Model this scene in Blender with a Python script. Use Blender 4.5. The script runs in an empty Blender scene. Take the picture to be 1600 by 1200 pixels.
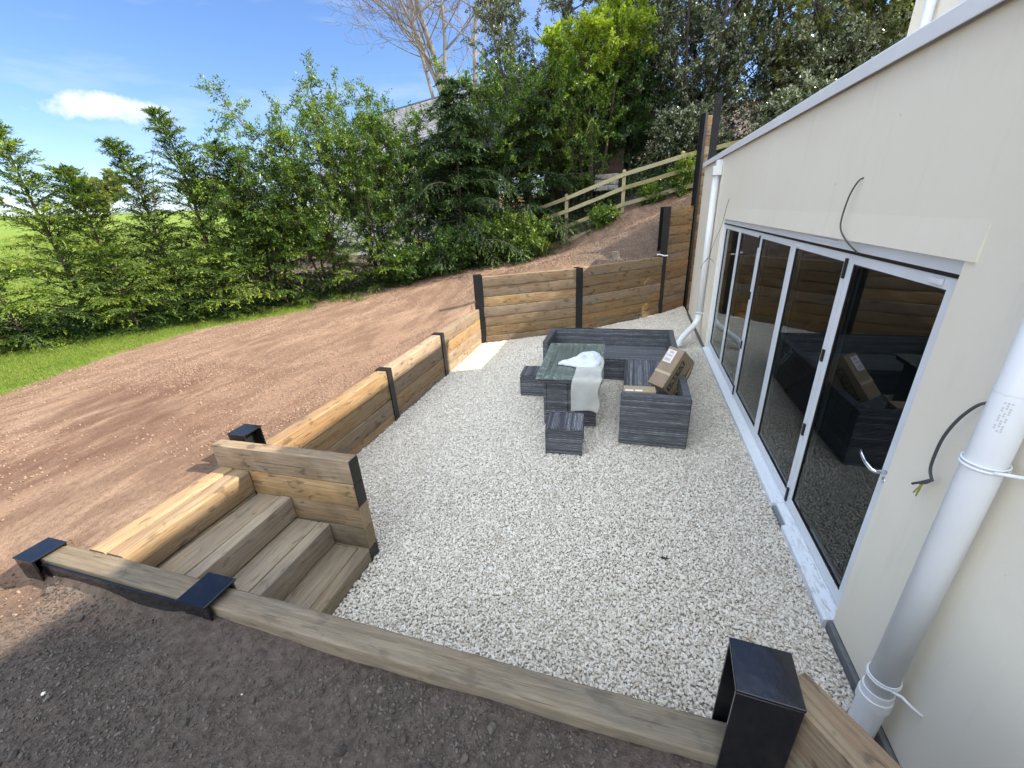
import bpy, math, random
import numpy as np
from mathutils import Vector, Matrix
random.seed(7); rng = np.random.default_rng(7)
scn = bpy.context.scene
COL = scn.collection
R_ = math.radians

# ------------------------------------------------------------------ camera
cam_d = bpy.data.cameras.new('camera'); cam = bpy.data.objects.new('camera', cam_d); COL.objects.link(cam)
CAMZ = 2.49
M = Matrix(((0.96104934, -0.06009912, 0.26976333, 0.0),
            (0.27147911, 0.38822088, -0.88067227, 0.0),
            (-0.05180013, 0.91960461, 0.38941508, CAMZ),
            (0, 0, 0, 1)))
cam.matrix_world = M
cam_d.sensor_width = 36; cam_d.lens = 36 * 639 / 1600
cam_d.clip_start = 0.05; cam_d.clip_end = 6000
scn.camera = cam
# ------------------------------------------------------------------ light
SUNV = Vector((1.0, 0.39, 0.86)).normalized()
SUN_EL = math.asin(SUNV.z); SUN_AZ = math.atan2(SUNV.x, SUNV.y)
sd = bpy.data.lights.new('sun', 'SUN'); sun = bpy.data.objects.new('sun', sd); COL.objects.link(sun)
sd.energy = 3.6; sd.angle = R_(0.5); sd.color = (1.0, 0.885, 0.71)
sun.rotation_euler = (-SUNV).to_track_quat('-Z', 'Y').to_euler()
W = bpy.data.worlds.new('World'); scn.world = W; W.use_nodes = True
wn = W.node_tree.nodes; wl = W.node_tree.links; wn.clear()
def wnode(t, **k):
    n = wn.new(t)
    for a, b in k.items(): setattr(n, a, b)
    return n
sky = wnode('ShaderNodeTexSky'); sky.sky_type = 'NISHITA'; sky.sun_disc = False
sky.sun_elevation = SUN_EL; sky.sun_rotation = SUN_AZ; sky.air_density = 1.0; sky.dust_density = 0.6; sky.ozone_density = 2.0
tc = wnode('ShaderNodeTexCoord')
def vdot(vec):
    n = wnode('ShaderNodeVectorMath', operation='DOT_PRODUCT'); wl.new(tc.outputs['Generated'], n.inputs[0]); n.inputs[1].default_value = vec
    return n.outputs['Value']
def wm(op, a, b=None, clamp=False):
    n = wnode('ShaderNodeMath', operation=op); n.use_clamp = clamp
    for i, v in enumerate((a, b)):
        if v is None: continue
        if isinstance(v, (int, float)): n.inputs[i].default_value = v
        else: wl.new(v, n.inputs[i])
    return n.outputs[0]
def wnoise(scale, detail, vec_scale=(1, 1, 1), off=(0, 0, 0)):
    mp = wnode('ShaderNodeMapping'); mp.inputs['Scale'].default_value = vec_scale; mp.inputs['Location'].default_value = off
    wl.new(tc.outputs['Generated'], mp.inputs['Vector'])
    n = wnode('ShaderNodeTexNoise'); n.inputs['Scale'].default_value = scale; n.inputs['Detail'].default_value = detail
    n.inputs['Roughness'].default_value = 0.6
    wl.new(mp.outputs[0], n.inputs['Vector']); return n.outputs['Fac']
cd = Vector((-0.792, 0.590, 0.180)).normalized(); cu = Vector((0.562, 0.812, -0.02)).normalized(); cv = cd.cross(cu) * -1
cv = Vector((0, 0, 1)) - cd * cd.z; cv.normalize()
n1 = wnoise(22, 6); n2 = wnoise(60, 4, off=(3, 1, 2))
du = wm('DIVIDE', vdot(cu), 0.080); dv = wm('DIVIDE', wm('SUBTRACT', vdot(cv), .003), 0.019)
dv = wm('ADD', dv, wm('MULTIPLY', wm('ABSOLUTE', du), 0.25))
rr = wm('ADD', wm('MULTIPLY', du, du), wm('MULTIPLY', dv, dv))
rr = wm('ADD', rr, wm('MULTIPLY', wm('SUBTRACT', n1, 0.5), -3.6))
rr = wm('ADD', rr, wm('MULTIPLY', wm('SUBTRACT', n2, 0.5), -0.9))
cm = wm('SUBTRACT', 1.25, rr, clamp=True)
cm = wm('MULTIPLY', cm, wm('GREATER_THAN', vdot(cd), 0.9))
w1 = wnoise(2.2, 5, (1, 1.3, 5.5), (2.1, 0.3, 0.7))
wisp = wm('MULTIPLY', wm('SUBTRACT', w1, 0.48, clamp=True), 1.3, clamp=True)
# low pale band of air near the horizon comes from the sky itself
sepz = wnode('ShaderNodeSeparateXYZ'); wl.new(tc.outputs['Generated'], sepz.inputs[0])
tot = wm('MAXIMUM', wm('MULTIPLY', cm, 0.92), wisp)
hs = wnode('ShaderNodeHueSaturation'); hs.inputs['Saturation'].default_value = 1.12; hs.inputs['Value'].default_value = 1.0; wl.new(sky.outputs[0], hs.inputs['Color'])
tn = wnode('ShaderNodeMixRGB', blend_type='MULTIPLY'); tn.inputs[0].default_value = 1; tn.inputs[2].default_value = (0.86, 0.90, 1.08, 1); wl.new(hs.outputs[0], tn.inputs[1])
mx = wnode('ShaderNodeMixRGB'); mx.inputs[2].default_value = (5.2, 5.25, 5.4, 1)
wl.new(tot, mx.inputs[0]); wl.new(tn.outputs[0], mx.inputs[1])
# bright cloud added to the unseen sky, overhead and behind, as fill light
fwd = vdot(Vector((-0.293, 0.956, 0.0)))
ovh = wm('MAXIMUM', wm('MULTIPLY', wm('SUBTRACT', sepz.outputs[2], 0.74), 5.0), wm('MULTIPLY', wm('SUBTRACT', 0.02, fwd), 4.0))
nbig = wnoise(1.6, 5, off=(5, 2, 1))
ovh = wm('MULTIPLY', wm('ADD', ovh, wm('MULTIPLY', wm('SUBTRACT', nbig, 0.5), 2.0)), 1.0, clamp=True)
mx2 = wnode('ShaderNodeMixRGB'); mx2.inputs[2].default_value = (10.4, 11.4, 12.6, 1); wl.new(ovh, mx2.inputs[0]); wl.new(mx.outputs[0], mx2.inputs[1])
bg = wnode('ShaderNodeBackground'); bg.inputs[1].default_value = 0.08
wl.new(mx2.outputs[0], bg.inputs[0])
wo = wnode('ShaderNodeOutputWorld'); wl.new(bg.outputs[0], wo.inputs[0])
scn.view_settings.view_transform = 'Standard'; scn.view_settings.look = 'None'
scn.view_settings.gamma = 1.0; scn.view_settings.exposure = 1.5
scn.cycles.max_bounces = 8; scn.cycles.transparent_max_bounces = 12

# ------------------------------------------------------------------ helpers
def tag(o, label=None, cat=None, group=None, kind=None):
    if label: o['label'] = label
    if cat: o['category'] = cat
    if group: o['group'] = group
    if kind: o['kind'] = kind
    return o
def thing(name, label, cat, loc=(0, 0, 0), rz=0.0, group=None):
    o = bpy.data.objects.new(name, None); COL.objects.link(o); o.location = loc; o.rotation_euler = (0, 0, rz)
    o.empty_display_size = 0.2
    return tag(o, label, cat, group)
class MB:
    """collects vertices and faces, links them as one mesh object"""
    def __init__(s): s.v = []; s.f = []; s.m = []
    def add(s, v, f, mi=0):
        b = len(s.v); s.v += [tuple(p) for p in v]; s.f += [tuple(b + i for i in q) for q in f]; s.m += [mi] * len(f)
    def box(s, lo, hi, mi=0, mat=None):
        x0, y0, z0 = lo; x1, y1, z1 = hi
        v = [(x0, y0, z0), (x1, y0, z0), (x1, y1, z0), (x0, y1, z0), (x0, y0, z1), (x1, y0, z1), (x1, y1, z1), (x0, y1, z1)]
        if mat is not None: v = [tuple(mat @ Vector(p)) for p in v]
        s.add(v, [(0, 3, 2, 1), (4, 5, 6, 7), (0, 1, 5, 4), (1, 2, 6, 5), (2, 3, 7, 6), (3, 0, 4, 7)], mi)
    def tube(s, pts, rad, n=10, mi=0, caps=True):
        pts = [Vector(p) for p in pts]
        if isinstance(rad, (int, float)): rad = [rad] * len(pts)
        b = len(s.v); up = Vector((0.13, 0.21, 0.97)).normalized(); prev = None
        for i, p in enumerate(pts):
            t = (pts[min(i + 1, len(pts) - 1)] - pts[max(i - 1, 0)]).normalized()
            if prev is None:
                a = t.cross(up)
                if a.length < 0.1: a = t.cross(Vector((1, 0, 0)))
            else: a = prev - t * prev.dot(t)
            a.normalize(); prev = a; c = t.cross(a)
            for k in range(n):
                an = 2 * math.pi * k / n
                s.v.append(tuple(p + (a * math.cos(an) + c * math.sin(an)) * rad[i]))
        for i in range(len(pts) - 1):
            for k in range(n):
                k2 = (k + 1) % n
                s.f.append((b + i * n + k, b + i * n + k2, b + (i + 1) * n + k2, b + (i + 1) * n + k)); s.m.append(mi)
        if caps:
            s.f.append(tuple(b + k for k in reversed(range(n)))); s.m.append(mi)
            s.f.append(tuple(b + (len(pts) - 1) * n + k for k in range(n))); s.m.append(mi)
    def grid(s, P, mi=0, flip=False):
        nu, nv = len(P), len(P[0]); b = len(s.v)
        for r in P: s.v += [tuple(p) for p in r]
        for i in range(nu - 1):
            for j in range(nv - 1):
                q = (b + i * nv + j, b + (i + 1) * nv + j, b + (i + 1) * nv + j + 1, b + i * nv + j + 1)
                s.f.append(q[::-1] if flip else q); s.m.append(mi)
    def build(s, name, mats, parent=None, smooth=False, bevel=0, loc=None, mw=None, seg=2):
        me = bpy.data.meshes.new(name); me.from_pydata(s.v, [], s.f)
        for m in (mats if isinstance(mats, (list, tuple)) else [mats]): me.materials.append(m)
        if len(me.materials) > 1: me.polygons.foreach_set('material_index', s.m)
        if smooth: me.polygons.foreach_set('use_smooth', [True] * len(me.polygons))
        me.update()
        o = bpy.data.objects.new(name, me); COL.objects.link(o)
        if parent: o.parent = parent
        if loc is not None: o.location = loc
        if mw is not None: o.matrix_local = mw
        if bevel:
            b = o.modifiers.new('b', 'BEVEL'); b.width = bevel; b.segments = seg; b.limit_method = 'ANGLE'; b.angle_limit = R_(35)
        return o
def npmesh(name, V, Fq, mat, parent=None, attr=None, smooth=False):
    """big quad mesh from numpy arrays"""
    me = bpy.data.meshes.new(name); nv, nf = len(V), len(Fq)
    me.vertices.add(nv); me.vertices.foreach_set('co', V.astype(np.float32).ravel())
    me.loops.add(nf * 4); me.loops.foreach_set('vertex_index', Fq.astype(np.int32).ravel())
    me.polygons.add(nf); me.polygons.foreach_set('loop_start', np.arange(nf, dtype=np.int32) * 4)
    me.polygons.foreach_set('loop_total', np.full(nf, 4, dtype=np.int32))
    if smooth: me.polygons.foreach_set('use_smooth', np.ones(nf, dtype=bool))
    if attr is not None:
        for k, a in attr.items():
            at = me.attributes.new(k, 'FLOAT', 'POINT'); at.data.foreach_set('value', a.astype(np.float32))
    me.materials.append(mat); me.update(calc_edges=True)
    o = bpy.data.objects.new(name, me); COL.objects.link(o)
    if parent: o.parent = parent
    return o

# ------------------------------------------------------------------ materials
def new_mat(name):
    m = bpy.data.materials.new(name); m.use_nodes = True; nt = m.node_tree
    b = nt.nodes['Principled BSDF']; return m, nt, b
class NT:
    def __init__(s, nt): s.nt = nt
    def n(s, t, ins=None, **k):
        n = s.nt.nodes.new(t)
        for a, b in k.items(): setattr(n, a, b)
        for a, b in (ins or {}).items():
            if hasattr(b, 'is_linked') or hasattr(b, 'links'): s.nt.links.new(b, n.inputs[a])
            else: n.inputs[a].default_value = b
        return n
    def l(s, a, b): s.nt.links.new(a, b)
    def ramp(s, fac, stops):
        r = s.n('ShaderNodeValToRGB'); e = r.color_ramp.elements
        while len(e) < len(stops): e.new(0.5)
        for el, (p, c) in zip(e, stops): el.position = p; el.color = (*c, 1) if len(c) == 3 else c
        s.l(fac, r.inputs[0]); return r.outputs[0]
    def mix(s, f, a, b, mode='MIX'):
        n = s.n('ShaderNodeMixRGB', blend_type=mode)
        for i, v in enumerate((f, a, b)):
            if isinstance(v, (int, float)): n.inputs[i].default_value = v
            elif isinstance(v, tuple): n.inputs[i].default_value = (*v, 1) if len(v) == 3 else v
            else: s.l(v, n.inputs[i])
        return n.outputs[0]
    def math(s, op, a, b=None, clamp=False):
        n = s.n('ShaderNodeMath', operation=op); n.use_clamp = clamp
        for i, v in enumerate((a, b)):
            if v is None: continue
            if isinstance(v, (int, float)): n.inputs[i].default_value = v
            else: s.l(v, n.inputs[i])
        return n.outputs[0]
    def noise(s, vec, scale, detail=4, rough=0.55, dist=0):
        n = s.n('ShaderNodeTexNoise'); n.inputs['Scale'].default_value = scale; n.inputs['Detail'].default_value = detail
        n.inputs['Roughness'].default_value = rough; n.inputs['Distortion'].default_value = dist
        if vec is not None: s.l(vec, n.inputs['Vector'])
        return n.outputs['Fac']
    def map(s, vec, scale=(1, 1, 1), loc=(0, 0, 0), rot=(0, 0, 0)):
        n = s.n('ShaderNodeMapping'); n.inputs['Scale'].default_value = scale; n.inputs['Rotation'].default_value = rot
        if isinstance(loc, tuple): n.inputs['Location'].default_value = loc
        else: s.l(loc, n.inputs['Location'])
        s.l(vec, n.inputs['Vector']); return n.outputs[0]
    def bump(s, h, strength, dist, bsdf):
        n = s.n('ShaderNodeBump'); n.inputs['Strength'].default_value = strength; n.inputs['Distance'].default_value = dist
        s.l(h, n.inputs['Height']); s.l(n.outputs[0], bsdf.inputs['Normal'])
def simple(name, col, rough=0.5, metal=0, spec=0.5, var=0.0, vs=8, bump=0.0, bs=40):
    m, nt, b = new_mat(name); t = NT(nt)
    b.inputs['Roughness'].default_value = rough; b.inputs['Metallic'].default_value = metal
    b.inputs['Specular IOR Level'].default_value = spec
    tcn = t.n('ShaderNodeTexCoord').outputs['Object']
    if var:
        f = t.noise(tcn, vs, 6)
        lo = tuple(max(0, c * (1 - var)) for c in col); hi = tuple(min(1, c * (1 + var)) for c in col)
        t.l(t.ramp(f, [(0.3, lo), (0.7, hi)]), b.inputs['Base Color'])
    else: b.inputs['Base Color'].default_value = (*col, 1)
    if bump: t.bump(t.noise(tcn, bs, 5), bump, 0.01, b)
    return m

def wood_mat(name, c_lo, c_hi, stain, stain_amt=0.5, rust=(0.30, 0.12, 0.035), rust_amt=0.25, grey=(0.2, 0.19, 0.17), grey_amt=0.2, rough=0.75):
    m, nt, b = new_mat(name); t = NT(nt)
    oc = t.n('ShaderNodeTexCoord').outputs['Object']; oi = t.n('ShaderNodeObjectInfo').outputs['Random']
    off = t.n('ShaderNodeCombineXYZ', {0: t.math('MULTIPLY', oi, 37.0), 1: t.math('MULTIPLY', oi, 19.0), 2: t.math('MULTIPLY', oi, 11.0)}).outputs[0]
    v = t.map(oc, (1, 1, 1), off)
    grain = t.noise(t.map(v, (1.6, 26, 26)), 2.2, 7, 0.62, 0.35)
    fine = t.noise(t.map(v, (4, 110, 110)), 2.0, 4, 0.6)
    big = t.noise(t.map(v, (1.1, 5, 5)), 1.6, 5, 0.6, 0.4)
    kn = t.noise(t.map(v, (3.2, 7, 7)), 2.3, 3, 0.5, 0.7)
    col = t.ramp(grain, [(0.28, c_lo), (0.72, c_hi)])
    col = t.mix(t.math('MULTIPLY', t.ramp(big, [(0.46, (0, 0, 0)), (0.62, (1, 1, 1))]), rust_amt), col, rust)
    col = t.mix(t.math('MULTIPLY', t.ramp(t.noise(t.map(v, (0.8, 3, 3)), 2.1, 6, 0.65), [(0.48, (0, 0, 0)), (0.66, (1, 1, 1))]), grey_amt), col, grey)
    col = t.mix(t.math('MULTIPLY', t.ramp(kn, [(0.58, (0, 0, 0)), (0.68, (1, 1, 1))]), stain_amt), col, stain)
    col = t.mix(t.math('MULTIPLY', t.ramp(t.noise(t.map(v, (2, 60, 60)), 1.4, 2, 0.5, 0.3), [(0.66, (0, 0, 0)), (0.70, (1, 1, 1))]), 0.55), col, tuple(c * 0.25 for c in c_lo))
    col = t.mix(t.math('MULTIPLY', fine, 0.35), col, tuple(c * 0.55 for c in c_lo))
    h = t.n('ShaderNodeHueSaturation'); t.l(col, h.inputs['Color'])
    t.l(t.math('ADD', 0.72, t.math('MULTIPLY', oi, 0.45)), h.inputs['Value'])
    t.l(t.math('ADD', 0.8, t.math('MULTIPLY', t.math('FRACT', t.math('MULTIPLY', oi, 7.3)), 0.35)), h.inputs['Saturation'])
    t.l(h.outputs[0], b.inputs['Base Color']); b.inputs['Roughness'].default_value = rough
    hh = t.math('ADD', grain, t.math('MULTIPLY', fine, 0.6)); t.bump(hh, 0.55, 0.012, b)
    return m
M_oak = wood_mat('oak_fresh', (0.235, 0.152, 0.078), (0.44, 0.325, 0.195), (0.035, 0.022, 0.015), 0.6, rust_amt=0.35, grey_amt=0.3, grey=(0.21, 0.19, 0.15))
M_oakdark = wood_mat('oak_knotty', (0.19, 0.115, 0.055), (0.40, 0.285, 0.155), (0.03, 0.018, 0.012), 0.7, rust_amt=0.45, grey_amt=0.6, grey=(0.2, 0.18, 0.14))
M_oakgrey = wood_mat('oak_weathered', (0.15, 0.115, 0.072), (0.31, 0.25, 0.165), (0.06, 0.048, 0.036), 0.4, rust_amt=0.35, rust=(0.19, 0.12, 0.07), grey_amt=0.6, grey=(0.15, 0.135, 0.11), rough=0.85)
M_tread = wood_mat('oak_tread', (0.235, 0.18, 0.12), (0.44, 0.365, 0.265), (0.06, 0.048, 0.036), 0.4, rust_amt=0.15, rust=(0.22, 0.15, 0.1), grey_amt=0.5, grey=(0.19, 0.17, 0.155), rough=0.9)
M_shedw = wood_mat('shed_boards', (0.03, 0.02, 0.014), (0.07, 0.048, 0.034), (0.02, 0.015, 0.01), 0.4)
M_fence = wood_mat('fence_softwood', (0.27, 0.24, 0.11), (0.44, 0.40, 0.21), (0.09, 0.07, 0.03), 0.35, rust_amt=0.2, grey_amt=0.3)

def paint():
    m, nt, b = new_mat('black_paint'); t = NT(nt); oc = t.n('ShaderNodeTexCoord').outputs['Object']
    d = t.noise(t.map(oc, (9, 9, 3)), 2.0, 8, .72); e = t.noise(oc, 70, 3, .6)
    k = t.math('MULTIPLY', t.ramp(d, [(.5, (0, 0, 0)), (.75, (1, 1, 1))]), .14)
    sc_ = t.ramp(e, [(.70, (0, 0, 0)), (.74, (1, 1, 1))])
    t.l(t.mix(t.math('MAXIMUM', k, t.math('MULTIPLY', sc_, .25)), (.007, .008, .011), (.085, .075, .065)), b.inputs['Base Color'])
    t.l(t.math('ADD', .12, t.math('MULTIPLY', k, 1.1)), b.inputs['Roughness']); b.inputs['Specular IOR Level'].default_value = .6
    t.bump(t.noise(oc, 14, 5), .10, .01, b); return m
M_black = paint()
M_steel = simple('black_steel_matt', (0.012, 0.012, 0.013), 0.42, 0, 0.5, var=0.4, bump=0.1)
M_blackrub = simple('black_rubber', (0.008, 0.008, 0.009), 0.5)
M_chrome = simple('chrome', (0.8, 0.8, 0.8), 0.12, 1.0)
M_white = simple('white_pvc', (0.80, 0.82, 0.84), 0.28, 0, 0.5, var=0.03, vs=3)
M_alu = simple('white_powder_coat', (0.74, 0.78, 0.82), 0.35, 0, 0.5, var=0.05, vs=5)
M_coping = simple('grey_coping', (0.76, 0.78, 0.80), 0.45, 0.0, 0.5, var=0.06, vs=2)
M_cable = simple('grey_cable', (0.07, 0.073, 0.076), 0.6)
M_copper = simple('earth_sleeve', (0.30, 0.32, 0.03), 0.5)
M_plinth = simple('plinth', (0.15, 0.155, 0.16), 0.8, var=0.2, vs=20)

def sill_mat():
    m, nt, b = new_mat('sill_white_dirty'); t = NT(nt)
    oc = t.n('ShaderNodeTexCoord').outputs['Object']
    d = t.noise(t.map(oc, (14, 3, 14)), 3, 7, 0.7); sp = t.noise(oc, 55, 3, 0.6)
    near = t.n('ShaderNodeSeparateXYZ', {0: oc}).outputs[1]
    k = t.n('ShaderNodeMapRange', {0: near, 1: 3.6, 2: 2.4, 3: 0.1, 4: 0.8}).outputs[0]
    f = t.math('MULTIPLY', t.ramp(d, [(0.5, (0, 0, 0)), (0.66, (1, 1, 1))]), k)
    col = t.mix(f, (0.72, 0.77, 0.83), (0.27, 0.27, 0.22))
    col = t.mix(t.math('MULTIPLY', t.ramp(sp, [(0.66, (0, 0, 0)), (0.7, (1, 1, 1))]), 0.8), col, (0.16, 0.16, 0.16))
    t.l(col, b.inputs['Base Color']); b.inputs['Roughness'].default_value = 0.4
    return m
M_sill = sill_mat()

def render_mat():
    m, nt, b = new_mat('cream_render'); t = NT(nt)
    oc = t.n('ShaderNodeTexCoord').outputs['Object']
    f = t.noise(oc, 0.8, 5, 0.6); g = t.noise(oc, 260, 2, 0.6)
    col = t.ramp(f, [(0.3, (0.80, 0.74, 0.61)), (0.7, (0.84, 0.79, 0.67))])
    st = t.noise(t.map(oc, (3, 5, 0.7)), 2.2, 6, 0.65)
    col = t.mix(t.math('MULTIPLY', t.ramp(st, [(0.55, (0, 0, 0)), (0.8, (1, 1, 1))]), 0.35), col, (0.64, 0.59, 0.5))
    sp = t.noise(oc, 16, 2, 0.5)
    col = t.mix(t.math('MULTIPLY', t.ramp(sp, [(0.765, (0, 0, 0)), (0.79, (1, 1, 1))]), 0.35), col, (0.3, 0.27, 0.23))
    t.l(col, b.inputs['Base Color']); b.inputs['Roughness'].default_value = 0.85
    t.bump(t.math('ADD', g, t.math('MULTIPLY', t.noise(oc, 9, 4), 1.6)), 0.22, 0.004, b)
    return m
M_render = render_mat()

def soil_mat():
    m, nt, b = new_mat('soil_and_grass'); t = NT(nt)
    oc = t.n('ShaderNodeTexCoord').outputs['Object']
    n1 = t.noise(oc, 0.55, 5, 0.6, 0.4); n2 = t.noise(t.map(oc, (2.0, 0.55, 1), rot=(0, 0, R_(35))), 2.2, 6, 0.62)
    n3 = t.noise(oc, 26, 6, 0.7); n4 = t.noise(oc, 110, 3, 0.7)
    base = t.ramp(n1, [(0.32, (0.235, 0.145, 0.102)), (0.55, (0.325, 0.215, 0.15)), (0.72, (0.375, 0.26, 0.185))])
    base = t.mix(t.math('MULTIPLY', t.ramp(n2, [(0.42, (1, 1, 1)), (0.56, (0, 0, 0))]), 0.55), base, (0.135, 0.078, 0.055))
    base = t.mix(t.math('MULTIPLY', t.ramp(n3, [(0.36, (1, 1, 1)), (0.52, (0, 0, 0))]), 0.45), base, (0.12, 0.075, 0.055))
    base = t.mix(t.math('MULTIPLY', t.ramp(n4, [(0.62, (0, 0, 0)), (0.72, (1, 1, 1))]), 0.5), base, (0.42, 0.32, 0.24))
    dk = t.math('MULTIPLY', t.n('ShaderNodeAttribute', attribute_name='dark').outputs['Fac'], t.ramp(t.noise(t.map(oc, (1.6, .6, 1), rot=(0, 0, R_(35))), 2.6, 6, 0.7), [(0.36, (0, 0, 0)), (0.56, (1, 1, 1))]))
    base = t.mix(t.math('MULTIPLY', dk, 0.62), base, (0.13, 0.066, 0.045))
    dmp_shade = t.n('ShaderNodeAttribute', attribute_name='damp_shade').outputs['Fac']  # damp foreground earth, plus shade painted behind the far wall and fence
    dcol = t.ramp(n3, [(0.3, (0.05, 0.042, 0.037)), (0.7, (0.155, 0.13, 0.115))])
    base = t.mix(t.math('MULTIPLY', dmp_shade, 0.9, True), base, dcol)
    # grass
    g1 = t.noise(oc, 1.2, 6, 0.65); g2 = t.noise(t.map(oc, (1, 1, 1)), 60, 4, 0.7)
    gcol = t.ramp(g1, [(0.3, (0.12, 0.20, 0.03)), (0.5, (0.19, 0.27, 0.045)), (0.7, (0.29, 0.30, 0.08))])
    gcol = t.mix(t.math('MULTIPLY', g2, 0.5), gcol, (0.05, 0.09, 0.012))
    ga = t.n('ShaderNodeAttribute', attribute_name='grass').outputs['Fac']
    jag = t.math('ADD', ga, t.math('MULTIPLY', t.math('SUBTRACT', t.noise(oc, 5, 6, 0.7), 0.5), 0.9))
    gm = t.ramp(jag, [(0.44, (0, 0, 0)), (0.56, (1, 1, 1))])
    t.l(t.mix(gm, base, gcol), b.inputs['Base Color']); b.inputs['Roughness'].default_value = 0.95
    b.inputs['Specular IOR Level'].default_value = 0.15
    t.bump(t.math('ADD', t.math('MULTIPLY', n3, 1.4), t.math('MULTIPLY', n4, 0.5)), 0.9, 0.03, b)
    return m
M_soil = soil_mat()

def clod_mat(name, a, b_, c):
    m, nt, b = new_mat(name); t = NT(nt)
    r = t.n('ShaderNodeObjectInfo').outputs['Random']; oc = t.n('ShaderNodeTexCoord').outputs['Object']
    col = t.ramp(r, [(0.0, a), (0.55, b_), (1.0, c)])
    col = t.mix(t.math('MULTIPLY', t.noise(oc, 160, 3), 0.4), col, tuple(x * 0.5 for x in a))
    t.l(col, b.inputs['Base Color']); b.inputs['Roughness'].default_value = 0.85; return m
M_stone = clod_mat('limestone_chips', (0.58, 0.52, 0.44), (0.78, 0.73, 0.64), (0.89, 0.86, 0.79))
M_clodr = clod_mat('red_clods', (0.19, 0.12, 0.085), (0.27, 0.175, 0.12), (0.35, 0.245, 0.18))
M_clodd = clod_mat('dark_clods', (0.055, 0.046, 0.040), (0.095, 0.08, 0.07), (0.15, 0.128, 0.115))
M_bed = simple('gravel_bed', (0.60, 0.55, 0.47), 0.95, var=0.5, vs=50, bump=0.8, bs=80)

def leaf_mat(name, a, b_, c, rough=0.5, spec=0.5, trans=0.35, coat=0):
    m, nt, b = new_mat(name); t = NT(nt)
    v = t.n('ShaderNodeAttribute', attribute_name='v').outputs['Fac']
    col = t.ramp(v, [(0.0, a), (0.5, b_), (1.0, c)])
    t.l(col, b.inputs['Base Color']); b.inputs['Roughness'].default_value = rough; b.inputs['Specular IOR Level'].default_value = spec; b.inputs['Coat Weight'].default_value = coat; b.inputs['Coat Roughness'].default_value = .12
    tr = t.n('ShaderNodeBsdfTranslucent')
    h = t.n('ShaderNodeHueSaturation', {'Saturation': 1.15, 'Value': 1.5}); t.l(col, h.inputs['Color']); t.l(h.outputs[0], tr.inputs['Color'])
    mx = t.n('ShaderNodeMixShader'); mx.inputs[0].default_value = trans
    t.l(b.outputs[0], mx.inputs[1]); t.l(tr.outputs[0], mx.inputs[2])
    t.l(mx.outputs[0], nt.nodes['Material Output'].inputs['Surface']); return m
L_conifer = leaf_mat('leaf_conifer', (0.016, 0.038, 0.010), (0.06, 0.11, 0.018), (0.26, 0.33, 0.045), 0.55, 0.4, 0.28)
L_dark = leaf_mat('leaf_dark_conifer', (0.010, 0.028, 0.012), (0.028, 0.062, 0.018), (0.18, 0.26, 0.04), 0.55, 0.4, 0.2)
L_shrub = leaf_mat('leaf_shrub', (0.014, 0.038, 0.009), (0.055, 0.115, 0.018), (0.25, 0.34, 0.05), 0.40, 0.5, 0.27)
L_lime = leaf_mat('leaf_lime', (0.13, 0.20, 0.025), (0.23, 0.31, 0.04), (0.38, 0.44, 0.08), 0.45, 0.4, 0.45)
L_holly = leaf_mat('leaf_glossy', (0.025, 0.042, 0.014), (0.085, 0.11, 0.045), (0.25, 0.27, 0.15), 0.22, 1.0, 0.15, coat=.7)
L_olive = leaf_mat('leaf_olive', (0.06, 0.08, 0.02), (0.14, 0.16, 0.045), (0.26, 0.28, 0.10), 0.4, 0.5, 0.3)
L_far = leaf_mat('leaf_far', (0.18, 0.24, 0.05), (0.32, 0.36, 0.08), (0.45, 0.43, 0.12), 0.6, 0.3, 0.35)
L_grass = leaf_mat('leaf_grass', (0.09, 0.15, 0.025), (0.18, 0.24, 0.04), (0.36, 0.34, 0.10), 0.6, 0.3, 0.35)
M_bark = simple('bark', (0.075, 0.055, 0.04), 0.9, var=0.4, vs=12, bump=0.5, bs=30)
M_twig = simple('bark_twig', (0.16, 0.125, 0.105), 0.9)
M_barkpale = simple('bark_pale', (0.21, 0.185, 0.15), 0.85, var=0.35, vs=5, bump=0.4, bs=25)

# ------------------------------------------------------------------ terrain
CP = np.array([(-3.1, 1.2, .70), (-3.1, 3, .70), (-3.1, 5, .70), (-3.1, 6.6, .71), (-3.25, 7.7, .80), (-2.4, 8.2, 1.12), (-1.8, 8.5, 1.24), (-1, 9.0, 1.29), (0, 9.95, 1.33),
   (.5, 10.6, 1.45), (.3, 11.2, 1.75), (1.2, 11.6, 2.3), (.7, 11.0, 1.95), (-1.2, 10, 1.45), (-.4, 12.2, 2.18), (1.0, 12.3, 2.55), (-1.9, 12.2, 1.5), (-2.9, 11.9, 1.25), (-4.2, 10.9, 1.15), (-5.5, 9.9, .93), (-6.8, 8.9, .75),
   (-8.3, 7.3, .64), (-9.7, 5.6, .62), (-10.8, 4.2, .6), (-5, 8, .78), (-4, 8.6, .88), (-3, 10, 1.1), (-7, 5, .66), (-5, 5, .7), (-5, 2, .68), (-8, 2, .62), (-12, 0, .55),
   (-3.2, .4, .62), (-2, .55, .62), (-1, .5, .61), (0, .4, .60), (0, -1, .62), (-2, -1, .62), (-4, -1, .64), (.9, .2, .66), (2, -1, .66), (-3.6, .9, .66),
   (-7, 12, 1.05), (-4, 14, 1.7), (0, 15, 2.9), (3, 13, 3.2), (4, 17, 3.6), (-8, 17, 1.5), (-12, 12, .9), (-15, 6, .5), (-3.5, 20, 2.6)], float)
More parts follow.
